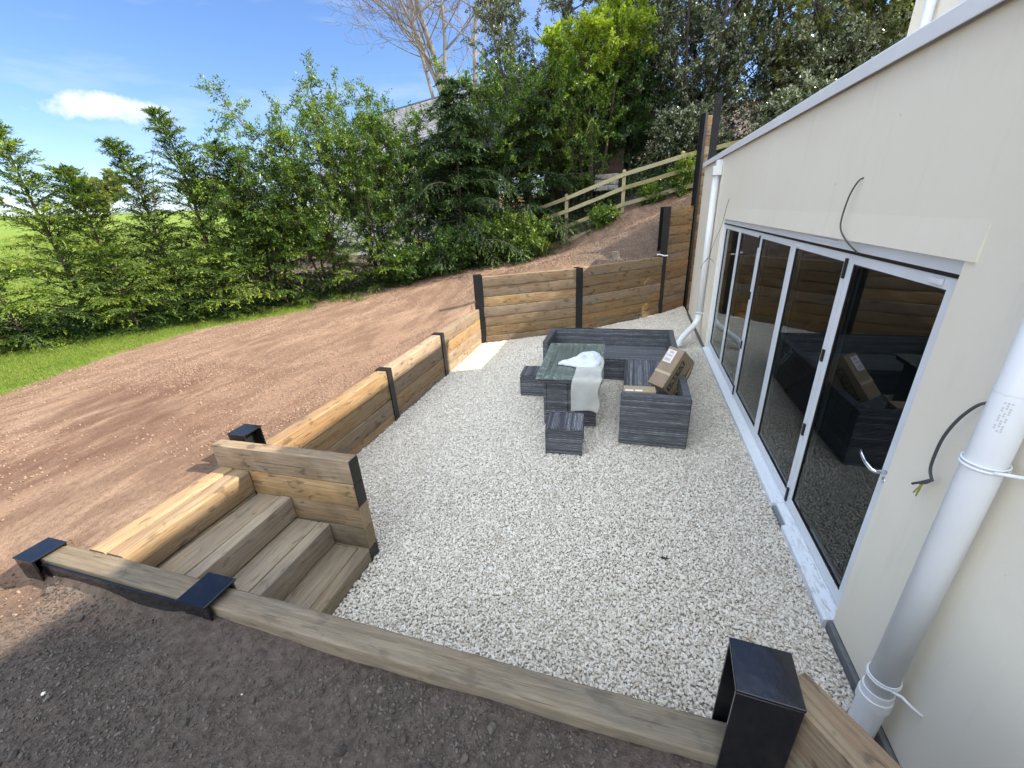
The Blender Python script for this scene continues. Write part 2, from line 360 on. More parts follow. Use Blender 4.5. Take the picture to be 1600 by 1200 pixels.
def tps_fit(P):
    n = len(P); d = np.linalg.norm(P[:, None, :2] - P[None, :, :2], axis=2)
    K = np.where(d > 0, d * d * np.log(d + 1e-9), 0) + np.eye(n) * 0.02
    A = np.zeros((n + 3, n + 3)); A[:n, :n] = K; A[:n, n] = 1; A[:n, n + 1:] = P[:, :2]; A[n:, :n] = A[:n, n:].T
    return np.linalg.solve(A, np.concatenate([P[:, 2], [0, 0, 0]]))
TW = tps_fit(CP)
def sstep(x): x = np.clip(x, 0, 1); return x * x * (3 - 2 * x)
def vnoise(x, y, s, seed=0):
    """cheap smooth value noise"""
    x = x / s + seed * 17.3; y = y / s + seed * 9.1
    xi = np.floor(x).astype(int); yi = np.floor(y).astype(int); fx = sstep(x - xi); fy = sstep(y - yi)
    def h(a, b):
        n = (a * 374761393 + b * 668265263 + seed * 1442695) & 0x7fffffff
        n = ((n ^ (n >> 13)) * 1274126177) & 0x7fffffff
        return ((n ^ (n >> 16)) & 0xffff) / 65535.0
    return (h(xi, yi) * (1 - fx) + h(xi + 1, yi) * fx) * (1 - fy) + (h(xi, yi + 1) * (1 - fx) + h(xi + 1, yi + 1) * fx) * fy - 0.5
def ground_z(x, y, bumps=True):
    x = np.asarray(x, float); y = np.asarray(y, float); sh = x.shape; x = x.ravel(); y = y.ravel()
    z = np.zeros(len(x)); xc = np.clip(x, -15, 5); yc = np.clip(y, -2, 19)
    for i in range(0, len(x), 20000):
        s = slice(i, i + 20000)
        d = np.hypot(xc[s, None] - CP[None, :, 0], yc[s, None] - CP[None, :, 1])
        z[s] = (np.where(d > 0, d * d * np.log(d + 1e-9), 0)) @ TW[:len(CP)] + TW[len(CP)] + TW[len(CP) + 1] * xc[s] + TW[len(CP) + 2] * yc[s]
    # the far field climbs gently away to the left, then drops behind its crest
    dist = np.maximum(np.hypot(x + 2, y - 4) - 14, 0)
    far = sstep(dist / 85) * 4.3 - sstep((dist - 110) / 300) * 10
    z = z + far + sstep((y - 17) / 22) * 4.5 * sstep((x + 9) / 8)
    if bumps:
        near = np.clip((25 - np.hypot(x, y)) / 20, 0, 1)
        z = z + near * (vnoise(x, y, 1.3, 1) * .03 + vnoise(x, y, .45, 2) * .022 + vnoise(x, y, .16, 3) * .014 + vnoise(x, y, .07, 4) * .008)
    return z.reshape(sh)
def inpoly(x, y, poly):
    c = np.zeros(x.shape, bool); n = len(poly)
    for i in range(n):
        x1, y1 = poly[i]; x2, y2 = poly[(i + 1) % n]
        if y1 == y2: continue
        c ^= ((y1 > y) != (y2 > y)) & (x < (x2 - x1) * (y - y1) / (y2 - y1) + x1)
    return c
PATIO = [(-1.85, 1.08), (.42, 1.06), (.62, 1.12), (1.31, .18), (1.31, 11.3), (.68, 10.40), (-1.06, 8.65), (-2.93, 7.62), (-2.93, 2.08), (-1.85, 2.08)]
PIT = [(-3.10, 1.04), (.40, 1.02), (.60, 1.02), (1.25, .12), (9, .12), (9, 11.40), (1.30, 11.38), (.62, 10.47), (-1.12, 8.74), (-2.98, 7.70), (-3.02, 7.5), (-3.02, 2.15), (-3.10, 2.1)]
def axis(parts):
    out = []
    for a, b, s in parts: out += list(np.arange(a, b - 1e-6, s))
    return np.array(out + [parts[-1][1]])
ax = axis([(-900, -200, 70), (-200, -60, 14), (-60, -22, 4), (-22, -11, .6), (-11, -3.6, .12), (-3.6, 1.7, .045), (1.7, 6, .5), (6, 60, 6), (60, 900, 84)])
ay = axis([(-60, -6, 6), (-6, -.6, .4), (-.6, 11.8, .045), (11.8, 17, .16), (17, 30, 1.3), (30, 120, 9), (120, 1200, 90)])
X, Y = np.meshgrid(ax, ay, indexing='ij')
Z = ground_z(X, Y)
pit = inpoly(X, Y, PIT); Z[pit] = -0.35
near = np.clip(((X > -3.6) & (X < 1.7) & (Y < 1.02)) * 1.0, 0, 1)
# soil heaped against the near beam, with the dip at the caps
Z += (~pit) * np.exp(-((Y - .93) / .16) ** 2) * (X > -3.2) * (X < .5) * (.035 + .05 * vnoise(X, Y, .5, 6))
Z -= (~pit) * (Y < 1.05) * .10 * np.exp(-((Y - .86) / .17) ** 2) * sstep((-2.05 - X) / .35) * sstep((X + 3.9) / .5)
damp_shade = np.clip(1 - np.clip((X * .0 + Y - 1.02) / .1, 0, 1), 0, 1) * sstep((X + 3.6 + .3 * vnoise(X, Y, .4, 8)) / 1.1)
damp_shade = np.maximum(damp_shade, .0)
# shade on the bank behind the far wall, darkened into the soil colour
damp_shade = np.maximum(damp_shade, .75 * sstep((X + 2.2) / 1.2) * sstep((Y - 8.9) / .8) * sstep((11.9 - Y) / .6))
damp_shade = np.maximum(damp_shade, .9 * sstep((Y - 12.65) / .3) * sstep((X + 5.5) / 1.5) * sstep((34 - Y) / 5))  # tree shade behind the fence, put into the soil colour
lawn_edge = [(-60, -6), (-7.3, -1), (-7.45, 1.4), (-7.76, 2.8), (-8.02, 3.6), (-8.28, 4.6), (-8.36, 5.85), (-7.6, 6.66), (-7.0, 7.6), (-7.35, 8.2), (-9.2, 7.9), (-9.6, 9.3), (-14, 12), (-24, 60), (-60, 1300), (-1000, 1300), (-1000, -100), (-60, -60)]
grass = inpoly(X, Y, lawn_edge).astype(float)
dark = inpoly(X, Y, [(-5.9, 1.96), (-6.49, 3.33), (-5.82, 4.15), (-4.58, 4.07), (-4.46, 3.45), (-4.13, 2.42), (-4.47, 1.53), (-5.2, .9)]).astype(float)
for _ in range(4):
    g = dark.copy(); g[1:-1, 1:-1] = (dark[1:-1, 1:-1] * 2 + dark[:-2, 1:-1] + dark[2:, 1:-1] + dark[1:-1, :-2] + dark[1:-1, 2:]) / 6; dark = g
# soften
for _ in range(2):
    g = grass.copy(); g[1:-1, 1:-1] = (grass[1:-1, 1:-1] * 2 + grass[:-2, 1:-1] + grass[2:, 1:-1] + grass[1:-1, :-2] + grass[1:-1, 2:]) / 6; grass = g
def hgt(x, y):
    x = np.asarray(x, float); y = np.asarray(y, float); i = np.clip(np.searchsorted(ax, x) - 1, 0, len(ax) - 2); j = np.clip(np.searchsorted(ay, y) - 1, 0, len(ay) - 2)
    u = (x - ax[i]) / (ax[i + 1] - ax[i]); v = (y - ay[j]) / (ay[j + 1] - ay[j])
    return (Z[i, j] * (1 - u) + Z[i + 1, j] * u) * (1 - v) + (Z[i, j + 1] * (1 - u) + Z[i + 1, j + 1] * u) * v
nx, ny = len(ax), len(ay); idx = np.arange(nx * ny).reshape(nx, ny)
Fq = np.stack([idx[:-1, :-1], idx[1:, :-1], idx[1:, 1:], idx[:-1, 1:]], -1).reshape(-1, 4)
gnd = npmesh('ground', np.stack([X, Y, Z], -1).reshape(-1, 3), Fq, M_soil, attr={'grass': grass.ravel(), 'damp_shade': damp_shade.ravel(), 'dark': dark.ravel()}, smooth=True)
tag(gnd, kind='structure')
# gravel bed under the stones
b = MB(); b.v = [(-2.97, 1.0, -.012), (9, 1.0, -.012), (9, 11.6, -.012), (-2.97, 11.6, -.012)]; b.v = [(x, y, -.02) for x, y in PATIO]; b.f = [tuple(range(len(PATIO)))]; b.m = [0]
tag(b.build('gravel_bed', M_bed), kind='structure')

# hills far beyond the field
m_hill = simple('far_hill', (0.12, 0.17, 0.2), 0.9, var=0.25, vs=0.01)  # distance haze is put into the bluish base colour
b = MB(); rows = []
for i in range(90):
    a = R_(95 + i * 1.0)
    r0, r1 = 1500, 1900; hh = 42 + 16 * math.sin(i * .13 + 1) + 8 * math.sin(i * .41)
    rows.append([(r0 * math.cos(a) * 1.0, r0 * math.sin(a), -30), ((r0 + 170) * math.cos(a), (r0 + 170) * math.sin(a), hh * .7), ((r0 + 400) * math.cos(a), (r0 + 400) * math.sin(a), hh + 4 * math.sin(i * 1.7)), ((r0 + 900) * math.cos(a), (r0 + 900) * math.sin(a), -40)])
b.grid(rows); tag(b.build('hills', m_hill, smooth=True), kind='structure')

# ------------------------------------------------------------------ stones & clods (uncountable: geometry nodes)
def scatter(name, pts, size, mat, label, cat, squash=(1, .75, .6), seed=1, subdiv=2):
    n = len(pts); me = bpy.data.meshes.new(name); me.vertices.add(n); me.vertices.foreach_set('co', pts.astype(np.float32).ravel())
    rot = rng.uniform(0, 6.28, (n, 3)); rot[:, :2] *= .16
    scl = size * np.clip(rng.normal(1, .24, n), .5, 1.8)
    a = me.attributes.new('rot', 'FLOAT_VECTOR', 'POINT'); a.data.foreach_set('vector', rot.astype(np.float32).ravel())
    a = me.attributes.new('scl', 'FLOAT', 'POINT'); a.data.foreach_set('value', scl.astype(np.float32))
    me.materials.append(mat); me.update()
    o = bpy.data.objects.new(name, me); COL.objects.link(o); tag(o, label, cat, kind='stuff')
    ng = bpy.data.node_groups.new(name, 'GeometryNodeTree')
    ng.interface.new_socket('Geometry', in_out='INPUT', socket_type='NodeSocketGeometry'); ng.interface.new_socket('Geometry', in_out='OUTPUT', socket_type='NodeSocketGeometry')
    N = ng.nodes; Lk = ng.links
    gi = N.new('NodeGroupInput'); go = N.new('NodeGroupOutput'); join = N.new('GeometryNodeJoinGeometry')
    for k in range(5):
        ico = N.new('GeometryNodeMeshIcoSphere'); ico.inputs['Radius'].default_value = .5; ico.inputs['Subdivisions'].default_value = subdiv
        nz = N.new('ShaderNodeTexNoise'); nz.noise_dimensions = '4D'; nz.inputs['W'].default_value = seed * 10 + k * 3.7; nz.inputs['Scale'].default_value = 1.7; nz.inputs['Detail'].default_value = 1
        sub = N.new('ShaderNodeVectorMath'); sub.operation = 'SUBTRACT'; sub.inputs[1].default_value = (.5, .5, .5); Lk.new(nz.outputs['Color'], sub.inputs[0])
        sc = N.new('ShaderNodeVectorMath'); sc.operation = 'SCALE'; sc.inputs['Scale'].default_value = .95; Lk.new(sub.outputs[0], sc.inputs[0])
        sp = N.new('GeometryNodeSetPosition'); Lk.new(ico.outputs['Mesh'], sp.inputs['Geometry']); Lk.new(sc.outputs[0], sp.inputs['Offset'])
        tf = N.new('GeometryNodeTransform'); Lk.new(sp.outputs[0], tf.inputs['Geometry']); tf.inputs['Scale'].default_value = (squash[0] * (1 + .12 * (k - 2)), squash[1] * (1 - .08 * (k - 2)), squash[2])
        sm = N.new('GeometryNodeSetMaterial'); sm.inputs['Material'].default_value = mat; Lk.new(tf.outputs[0], sm.inputs['Geometry'])
        g2i = N.new('GeometryNodeGeometryToInstance'); Lk.new(sm.outputs[0], g2i.inputs[0]); Lk.new(g2i.outputs[0], join.inputs[0])
    iop = N.new('GeometryNodeInstanceOnPoints'); Lk.new(gi.outputs[0], iop.inputs['Points']); Lk.new(join.outputs[0], iop.inputs['Instance'])
    iop.inputs['Pick Instance'].default_value = True
    ri = N.new('FunctionNodeRandomValue'); ri.data_type = 'INT'
    for s_ in ri.inputs:
        if s_.name == 'Min' and s_.type == 'INT': s_.default_value = 0
        if s_.name == 'Max' and s_.type == 'INT': s_.default_value = 4
    Lk.new([s_ for s_ in ri.outputs if s_.type == 'INT'][0], iop.inputs['Instance Index'])
    na = N.new('GeometryNodeInputNamedAttribute'); na.data_type = 'FLOAT_VECTOR'; na.inputs['Name'].default_value = 'rot'
    e2r = N.new('FunctionNodeEulerToRotation'); Lk.new(na.outputs['Attribute'], e2r.inputs[0]); Lk.new(e2r.outputs[0], iop.inputs['Rotation'])
    nb = N.new('GeometryNodeInputNamedAttribute'); nb.data_type = 'FLOAT'; nb.inputs['Name'].default_value = 'scl'; Lk.new(nb.outputs['Attribute'], iop.inputs['Scale'])
    Lk.new(iop.outputs[0], go.inputs[0])
    md = o.modifiers.new('scatter', 'NODES'); md.node_group = ng
    return o
def jitter_grid(x0, x1, y0, y1, s):
    gx, gy = np.meshgrid(np.arange(x0, x1, s), np.arange(y0, y1, s), indexing='ij'); gx = gx.ravel(); gy = gy.ravel()
    return gx + rng.uniform(-.5, .5, len(gx)) * s * .95, gy + rng.uniform(-.5, .5, len(gy)) * s * .95
gx, gy = jitter_grid(-2.95, 1.31, .2, 11.3, .0148)
k = inpoly(gx, gy, PATIO) & (gx < 1.27) ; gx = gx[k]; gy = gy[k]
gz = rng.uniform(-.008, .008, len(gx)) + vnoise(gx, gy, .5, 3) * .02
scatter('gravel', np.stack([gx, gy, gz], -1), .0218, M_stone, 'pale limestone gravel spread over the sunken patio', 'gravel')
# dark clods in the foreground
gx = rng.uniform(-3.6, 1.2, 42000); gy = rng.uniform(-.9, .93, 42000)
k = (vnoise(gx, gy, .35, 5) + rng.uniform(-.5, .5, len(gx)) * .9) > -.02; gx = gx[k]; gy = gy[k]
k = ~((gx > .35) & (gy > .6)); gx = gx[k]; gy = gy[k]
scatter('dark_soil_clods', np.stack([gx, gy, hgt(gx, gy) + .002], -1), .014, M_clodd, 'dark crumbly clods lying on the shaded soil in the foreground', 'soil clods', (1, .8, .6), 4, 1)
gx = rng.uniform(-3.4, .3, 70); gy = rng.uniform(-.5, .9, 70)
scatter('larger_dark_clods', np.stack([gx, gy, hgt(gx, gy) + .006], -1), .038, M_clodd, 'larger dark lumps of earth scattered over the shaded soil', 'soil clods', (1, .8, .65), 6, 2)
gx = rng.uniform(-8, -3.12, 70000); gy = rng.uniform(.3, 10, 70000)
k = ((vnoise(gx, gy, 1.1, 5) + rng.uniform(-.5, .5, len(gx)) * .8) > .06) & ~inpoly(gx, gy, lawn_edge) & ~inpoly(gx, gy, PIT); gx = gx[k]; gy = gy[k]
scatter('red_soil_clods', np.stack([gx, gy, hgt(gx, gy) + .003], -1), 0.019, M_clodr, 'reddish clods raked over the sunlit upper soil', 'soil clods', (1, .8, .6), 9, 1)
gx = rng.uniform(-3, 1.2, 9000); gy = rng.uniform(9.2, 12.3, 9000)
k = ~inpoly(gx, gy, PIT) & (gy < 12.4) & (rng.uniform(0, 1, 9000) < .5); gx = gx[k]; gy = gy[k]
scatter('bank_clods', np.stack([gx, gy, hgt(gx, gy) + .004], -1), .03, M_clodr, 'loose reddish clods on the bank below the wooden fence', 'soil clods', (1, .8, .6), 12, 1)
# pale chips dropped on the dark soil
gx = np.array([-1.52, -1.44, -1.75, -1.0, -.55, -1.9, -2.4, -2.9, .1]); gy = np.array([.72, .36, .12, .06, .5, -.2, .5, .2, .3])
scatter('pale_chips', np.stack([gx, gy, hgt(gx, gy) + .006], -1), .02, M_stone, 'few pale stone chips dropped on the dark soil', 'stones', seed=15)

# ------------------------------------------------------------------ timber and steel walls
def sleeper(p0, p1, ztop, h, w, parent, mat, name='sleeper', wane=0.0, rnd=.011, seg=None, inward=0):
    """timber from p0 to p1 (plan), top at ztop; local X along its length so the grain follows"""
    p0 = Vector((p0[0], p0[1])); p1 = Vector((p1[0], p1[1])); L = (p1 - p0).length; a = math.atan2(p1.y - p0.y, p1.x - p0.x)
    seg = seg or max(6, int(L / .07)); r = random.Random(hash((round(p0.x, 3), round(p0.y, 3), round(ztop, 3))) & 0xffff)
    ph = [r.uniform(0, 6.28) for _ in range(10)]; b = MB(); rows = []
    hw, hh = w / 2, h / 2
    prof = []
    def corner(cx, cy, a0, rr, k=3):
        return [(cx + rr * math.cos(a0 + i * math.pi / 2 / k), cy + rr * math.sin(a0 + i * math.pi / 2 / k), rr) for i in range(k + 1)]
    for i in range(seg + 1):
        x = L * i / seg; row = []
        wn = wane * (.6 + .4 * math.sin(x * 2.3 + ph[0]) + .25 * math.sin(x * 6.1 + ph[1])) if wane else 0
        rr = [rnd, rnd, rnd, rnd]
        rw = max(rnd, wn)
        pts = corner(hw - rnd, hh - rnd, 0, rnd) + corner(-hw + rw, hh - rw, math.pi / 2, rw, 4) + corner(-hw + rnd, -hh + rnd, math.pi, rnd) + corner(hw - rnd, -hh + rnd, 3 * math.pi / 2, rnd)
        dy = .004 * math.sin(x * 1.9 + ph[2]); dz = .003 * math.sin(x * 2.7 + ph[3])
        for j, (yy, zz, _) in enumerate(pts):
            jy = .0009 * math.sin(x * 11 + ph[4] + j * .7) + .0008 * math.sin(x * 29 + j * 1.9 + ph[5]); jz = .0009 * math.sin(x * 9 + ph[6] + j * .5) + .0008 * math.sin(x * 23 + j + ph[7])
            row.append((x, yy + dy + jy, zz - hh + dz + jz))
        rows.append(row)
    n = len(rows[0])
    for row in rows: row.append(row[0])
    b.grid(rows, flip=False)
    b.add(rows[0][:-1], [tuple(range(n))]); b.add(rows[-1][:-1], [tuple(reversed(range(n)))])
    o = b.build(name, mat, parent)
    for q in o.data.polygons: q.use_smooth = len(q.vertices) == 4
    o.location = (p0.x, p0.y, ztop); o.rotation_euler = (0, 0, a)
    return o
def hpost(x, y, z0, z1, rot, w, d, parent, cap=False, mat=None, t=.011, capw=None, name='steel_post'):
    b = MB(); mt = Matrix.Translation((x, y, 0)) @ Matrix.Rotation(rot, 4, 'Z')
    top = z1 - (.011 if cap else 0)
    b.box((-w / 2, -d / 2, z0), (w / 2, -d / 2 + t, top), mat=None); b.box((-w / 2, d / 2 - t, z0), (w / 2, d / 2, top)); b.box((-t / 2, -d / 2 + t + .0005, z0), (t / 2, d / 2 - t - .0005, top))
    o = b.build(name, mat or M_steel, parent, bevel=.002, mw=mt, seg=1)
    if cap:
        c = MB(); cw = capw or (w / 2 + .004, d / 2 + .004); c.box((-cw[0], -cw[1], top + .0005), (cw[0], cw[1], z1 + .001)); c.build('cap_plate', M_black, o, bevel=.003)
    return o

# --- low wall along the upper soil
lw = thing('retaining_wall', 'low oak sleeper wall with black straps between sunlit soil and gravel', 'retaining wall', (-2.98, 4.8, 0))
def inv(parent, o):   # keep world placement after parenting to an empty standing away from the origin
    o.matrix_parent_inverse = parent.matrix_basis.inverted() if False else Matrix.Translation(-Vector(parent.location)) if parent.rotation_euler.z == 0 else (Matrix.Translation(parent.location) @ Matrix.Rotation(parent.rotation_euler.z, 4, 'Z')).inverted()
    return o
W_ = .14
for (ya, yb) in ((2.13, 4.20), (4.205, 5.815), (5.82, 7.60)):
    for i, zt in enumerate((.71, .51, .31, .11)):
        # local +X runs to -Y so the waney edge (local -Y side... ) faces the patio
        o = sleeper((-2.93 - W_ / 2 - .004 * (i % 2), ya), (-2.93 - W_ / 2 - .004 * (i % 2), yb), zt, .198, W_, lw, M_oak, wane=0 if i else .0)
        inv(lw, o)
for y in (5.83, 4.22):
    b = MB(); b.box((-.006, -.05, -.2), (.006, .05, .715)); b.box((-.006 - .16, -.05, .7155), (.006, .05, .727)); b.box((-.166, -.05, .69), (-.155, .05, .7154))
    o = b.build('steel_strap', M_steel, lw, bevel=.002); o.location = (-2.915, y, 0); inv(lw, o)
o = hpost(-3.03, 2.24, -.2, .935, 0, .17, .17, lw, cap=True); inv(lw, o)

# --- tall wall at the back
rw = thing('retaining_wall', 'tall oak sleeper wall with black steel posts holding back the bank', 'retaining wall', (-1, 8.7, 0))
def wallrun(a, c, top, n, th, mat, ga=.05, gb=.05, side=1):
    a = Vector(a); c = Vector(c); d = (c - a).normalized(); nrm = Vector((-d.y, d.x)) * th / 2 * side
    for i in range(n):
        m_ = mat if not callable(mat) else mat(i)
        off = nrm * (1 + .06 * ((i * 7) % 3 - 1))
        inv(rw, sleeper(a + d * ga + off, c - d * gb + off, top - .2 * i, .197, th, rw, m_))
wallrun((-2.90, 7.66), (-1.08, 8.67), 1.33, 7, .10, M_oak)
wallrun((-1.08, 8.67), (.66, 10.42), 1.34, 7, .10, M_oakdark)
wallrun((.66, 10.42), (1.30, 11.30), 2.38, 13, .10, M_oakdark, .045, .06)
an1 = math.atan2(1.01, 1.82); an2 = math.atan2(1.75, 1.74); an3 = math.atan2(.88, .64)
inv(rw, hpost(-2.95, 7.72, -.2, 1.37, an1, .16, .16, rw, mat=M_steel))
inv(rw, hpost(-1.105, 8.73, -.2, 1.35, an1, .15, .15, rw))
inv(rw, hpost(.60, 10.47, -.2, 2.40, R_(25), .17, .17, rw))
inv(rw, hpost(1.285, 11.35, -.2, 4.25, R_(35), .07, .16, rw, t=.009))
b = MB(); b.box((-.08, -.008, 0), (.08, .008, 4.6)); o = b.build('steel_post', M_black, rw, bevel=.003); o.location = (1.545, 11.42, 0); o.rotation_euler = (0, 0, R_(10)); inv(rw, o)
for i in range(21):
    inv(rw, sleeper((1.325, 11.40), (1.455, 11.41), 4.2 - .2 * i, .197, .06, rw, M_oakdark if i % 3 else M_oak, seg=4))
# white rag and cable hanging on the third post
b = MB(); P = []
for i in range(15):
    u = i / 14; r_ = []
    for j in range(5):
        v = j / 4 - .5; r_.append((-.14 + .30 * u, .05 * v + .01 * math.sin(u * 9), .055 * math.sin(v * 3.0 + 1.57) - .055 + .02 * math.sin(u * 7) - .05 * u * u))
    P.append(r_)
b.grid(P); o = b.build('rag', simple('rag_white', (.75, .75, .74), .8), None, smooth=True); o.location = (.60, 10.33, 1.40); o.scale = (.8, .8, .5)
md = o.modifiers.new('s', 'SOLIDIFY'); md.thickness = .008
tag(o, 'small white rag caught on the black post above the far sleeper wall', 'rag')
# timber offcut standing on the soil behind the wall
b = MB()
for i, (r0, zz) in enumerate(((.11, 0), (.105, .09), (.095, .19))): pass
rows = []
for zz, r0 in ((0, .105), (.08, .098), (.16, .088), (.2, .086)):
    rows.append([(r0 * (1 + .06 * math.sin(3 * q + 1)) * math.cos(q), r0 * .8 * (1 + .05 * math.sin(5 * q)) * math.sin(q), zz) for q in [2 * math.pi * k / 18 for k in range(19)]])
b.grid(rows, flip=True); b.add(rows[-1][:-1], [tuple(range(18))], 1)
o = b.build('tree_stump', [M_barkpale, M_oak]); o.location = (-.42, 9.95, 1.32); tag(o, 'short sawn stump standing on top of the bank behind the back wall', 'stump')

# --- flight of steps
st = thing('staircase', 'three oak sleeper steps leading from gravel up to the soil', 'steps', (-2.5, 1.55, 0))
for k, (xf, zt) in enumerate(((-1.85, .12), (-2.16, .32), (-2.47, .52))):
    for (xa, w) in ((xf - .05, .10), (xf - .10 - .115, .225)):
        inv(st, sleeper((xa, 1.115), (xa, 2.0), zt - (.004 if w > .2 else 0), .196, w - .004, st, M_tread, name='tread'))
    if k: inv(st, sleeper((xf - .05, 1.118), (xf - .05, 1.998), zt - .2, .19, .09, st, M_oakgrey, name='riser'))
for xa, w in ((-2.885, .15), (-3.035, .145)):
    inv(st, sleeper((xa, 1.11), (xa, 2.0), .722, .21, w - .004, st, M_oak, name='landing_sleeper', rnd=.02))
inv(st, sleeper((-2.87, 1.112), (-2.87, 1.998), .508, .2, .11, st, M_oakgrey, name='riser'))

# --- side wall of the steps
sw = thing('step_side_wall', 'short oak sleeper wall beside the steps, with dark sawn ends', 'timber wall', (-2.4, 2.06, 0))
M_endd = simple('stained_end', (.02, .017, .015), .55, var=.4, vs=10)
M_endl = wood_mat('end_grain', (.28, .18, .085), (.42, .30, .15), (.12, .07, .03), .3)
for i, (zt, xl) in enumerate(((.92, -3.12), (.72, -2.81), (.52, -2.81), (.32, -2.81), (.12, -2.81))):
    if i == 1: xl = -3.0
    o = inv(sw, sleeper((xl, 2.056), (-1.855, 2.056), zt, .197, .096, sw, M_oak if i < 3 else M_oakgrey, rnd=.004))
    b = MB(); b.box((0, -.049, -.1975), (.005, .049, .0005)); e = b.build('end_face', M_endd if i in (0, 1, 4) else M_endl, sw, bevel=.002); e.location = (-1.853, 2.056, zt); inv(sw, e)
# crack line in the top sleeper
b = MB(); b.box((-3.10, 2.0055, .815), (-2.25, 2.0075, .8175)); inv(sw, b.build('drying_crack', M_blackrub, sw))

# --- near wall (beam crossing the bottom of the picture)
nw = thing('retaining_wall', 'weathered sleeper beam beside the steps with black steel caps, ending at the big black post', 'retaining wall', (-1, 1.03, 0))
for i, zt in enumerate((.72, .52, .32)):
    inv(nw, sleeper((-3.32, 1.04), (-2.03, 1.04), zt, .197, .125, nw, M_oakgrey, rnd=.01))
    inv(nw, sleeper((-2.025, 1.035), (.47, .998), zt, .197, .125, nw, M_oakgrey, rnd=.012))
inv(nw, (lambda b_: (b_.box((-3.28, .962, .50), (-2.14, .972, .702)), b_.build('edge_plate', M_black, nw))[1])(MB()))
inv(nw, hpost(-3.37, 1.02, .1, .745, 0, .165, .165, nw, cap=True, mat=M_black))
inv(nw, hpost(-2.035, 1.025, .1, .765, 0, .18, .16, nw, cap=True, mat=M_black, capw=(.096, .092)))
o = inv(nw, hpost(.476, 1.007, -.1, 1.105, R_(-4), .182, .178, nw, cap=True, mat=M_black, t=.012, capw=(.0925, .0905)))
for i, zt in enumerate((1.045, .845, .645)):
    inv(nw, sleeper((.575, 1.045), (1.27, .12), zt, .197, .12, nw, M_oakgrey if i else M_oak, rnd=.012))

# ------------------------------------------------------------------ house
hs_ = thing('house', 'cream rendered house with white folding glass doors, beside the gravel patio', 'house', (1.31, 5, 0))
XF = 1.31; YE = 10.42
def hb(name, lo, hi, mat, bevel=0, parent=hs_, boxes=None):
    b = MB()
    for l, h in (boxes or [(lo, hi)]): b.box(l, h)
    o = b.build(name, mat, parent, bevel=bevel)
    if parent is hs_: inv(hs_, o)
    return o
hb('wall', 0, 0, M_render, boxes=[((XF, -4, .06), (XF + .3, 2.19, 3.12)), ((XF, 7.70, .06), (XF + .3, YE, 3.12)), ((XF, 2.19, 2.235), (XF + .3, 7.70, 3.12)),
    ((XF + .3, YE - .3, -.3), (9, YE, 3.12))])
b = MB()   # proud lintel band, feathered out upwards
z0, z1 = 2.205, 2.38
b.add([(XF + .01, 2.125, z0), (XF - .009, 2.125, z0), (XF + .001, 2.125, z1), (XF + .01, 7.63, z0), (XF - .009, 7.63, z0), (XF + .001, 7.63, z1)], [(0, 1, 2), (5, 4, 3), (0, 3, 4, 1), (1, 4, 5, 2)])
inv(hs_, b.build('lintel_band', M_render, hs_))
hb('roof', (XF + .05, -4, 3.121), (9, YE - .02, 3.16), M_coping)
b = MB(); prof = [(1.272, 3.118), (1.262, 3.118), (1.262, 3.198), (1.27, 3.206), (1.62, 3.196), (1.62, 3.165), (1.30, 3.168), (1.272, 3.16)]
b.v = [(x, -4, z) for x, z in prof] + [(x, YE + .05, z) for x, z in prof]; n = len(prof)
b.f = [(i, (i + 1) % n, n + (i + 1) % n, n + i) for i in range(n)] + [tuple(reversed(range(n))), tuple(range(n, 2 * n))]; b.m = [0] * len(b.f)
inv(hs_, b.build('coping', M_coping, hs_, bevel=.002, seg=1))
hb('plinth', (1.287, -.6, -.2), (1.34, 2.2, .045), M_plinth); hb('plinth', (1.296, 7.70, -.2), (1.35, YE, .058), M_plinth)
# tall part standing behind the flat roof
hb('upper_wall', (3.5, -4, 3.161), (9, 8.5, 5.95), M_render)
hb('upper_coping', (3.44, -4.05, 5.951), (9.05, 8.56, 6.03), M_coping)
uw = hb('upper_window', 0, 0, M_alu, boxes=[((3.46, 6.05, 3.5), (3.52, 6.13, 5.3)), ((3.46, 7.22, 3.5), (3.52, 7.30, 5.3)), ((3.46, 6.13, 5.2), (3.52, 7.22, 5.3)), ((3.46, 6.13, 3.5), (3.52, 7.22, 3.6)), ((3.465, 6.64, 3.6), (3.515, 6.70, 5.2))])
M_darkglass = simple('dark_glass', (.015, .02, .025), .08, 0, .8)
o = hb('window_pane', (3.485, 6.13, 3.6), (3.495, 7.22, 5.2), M_darkglass, parent=uw); 
def smooth_path(pts, k=6):
    P = [Vector(p) for p in pts]; P = [P[0]] + P + [P[-1]]; out = []
    for i in range(1, len(P) - 2):
        for j in range(k):
            t = j / k; a, b_, c, d = P[i - 1], P[i], P[i + 1], P[i + 2]
            out.append(.5 * ((2 * b_) + (c - a) * t + (2 * a - 5 * b_ + 4 * c - d) * t * t + (3 * b_ - a - 3 * c + d) * t ** 3))
    return out + [P[-2]]
def pipe(name, pts, r, mat=M_white, parent=hs_, n=20, **k):
    b = MB(); pts = smooth_path(pts) if name == 'cable' else pts; b.tube(pts, r, n, **k); o = b.build(name, mat, parent, smooth=True)
    if parent is hs_: inv(hs_, o)
    return o
pipe('upper_downpipe', [(3.42, 7.9, 3.17), (3.42, 7.9, 5.9)], .055)
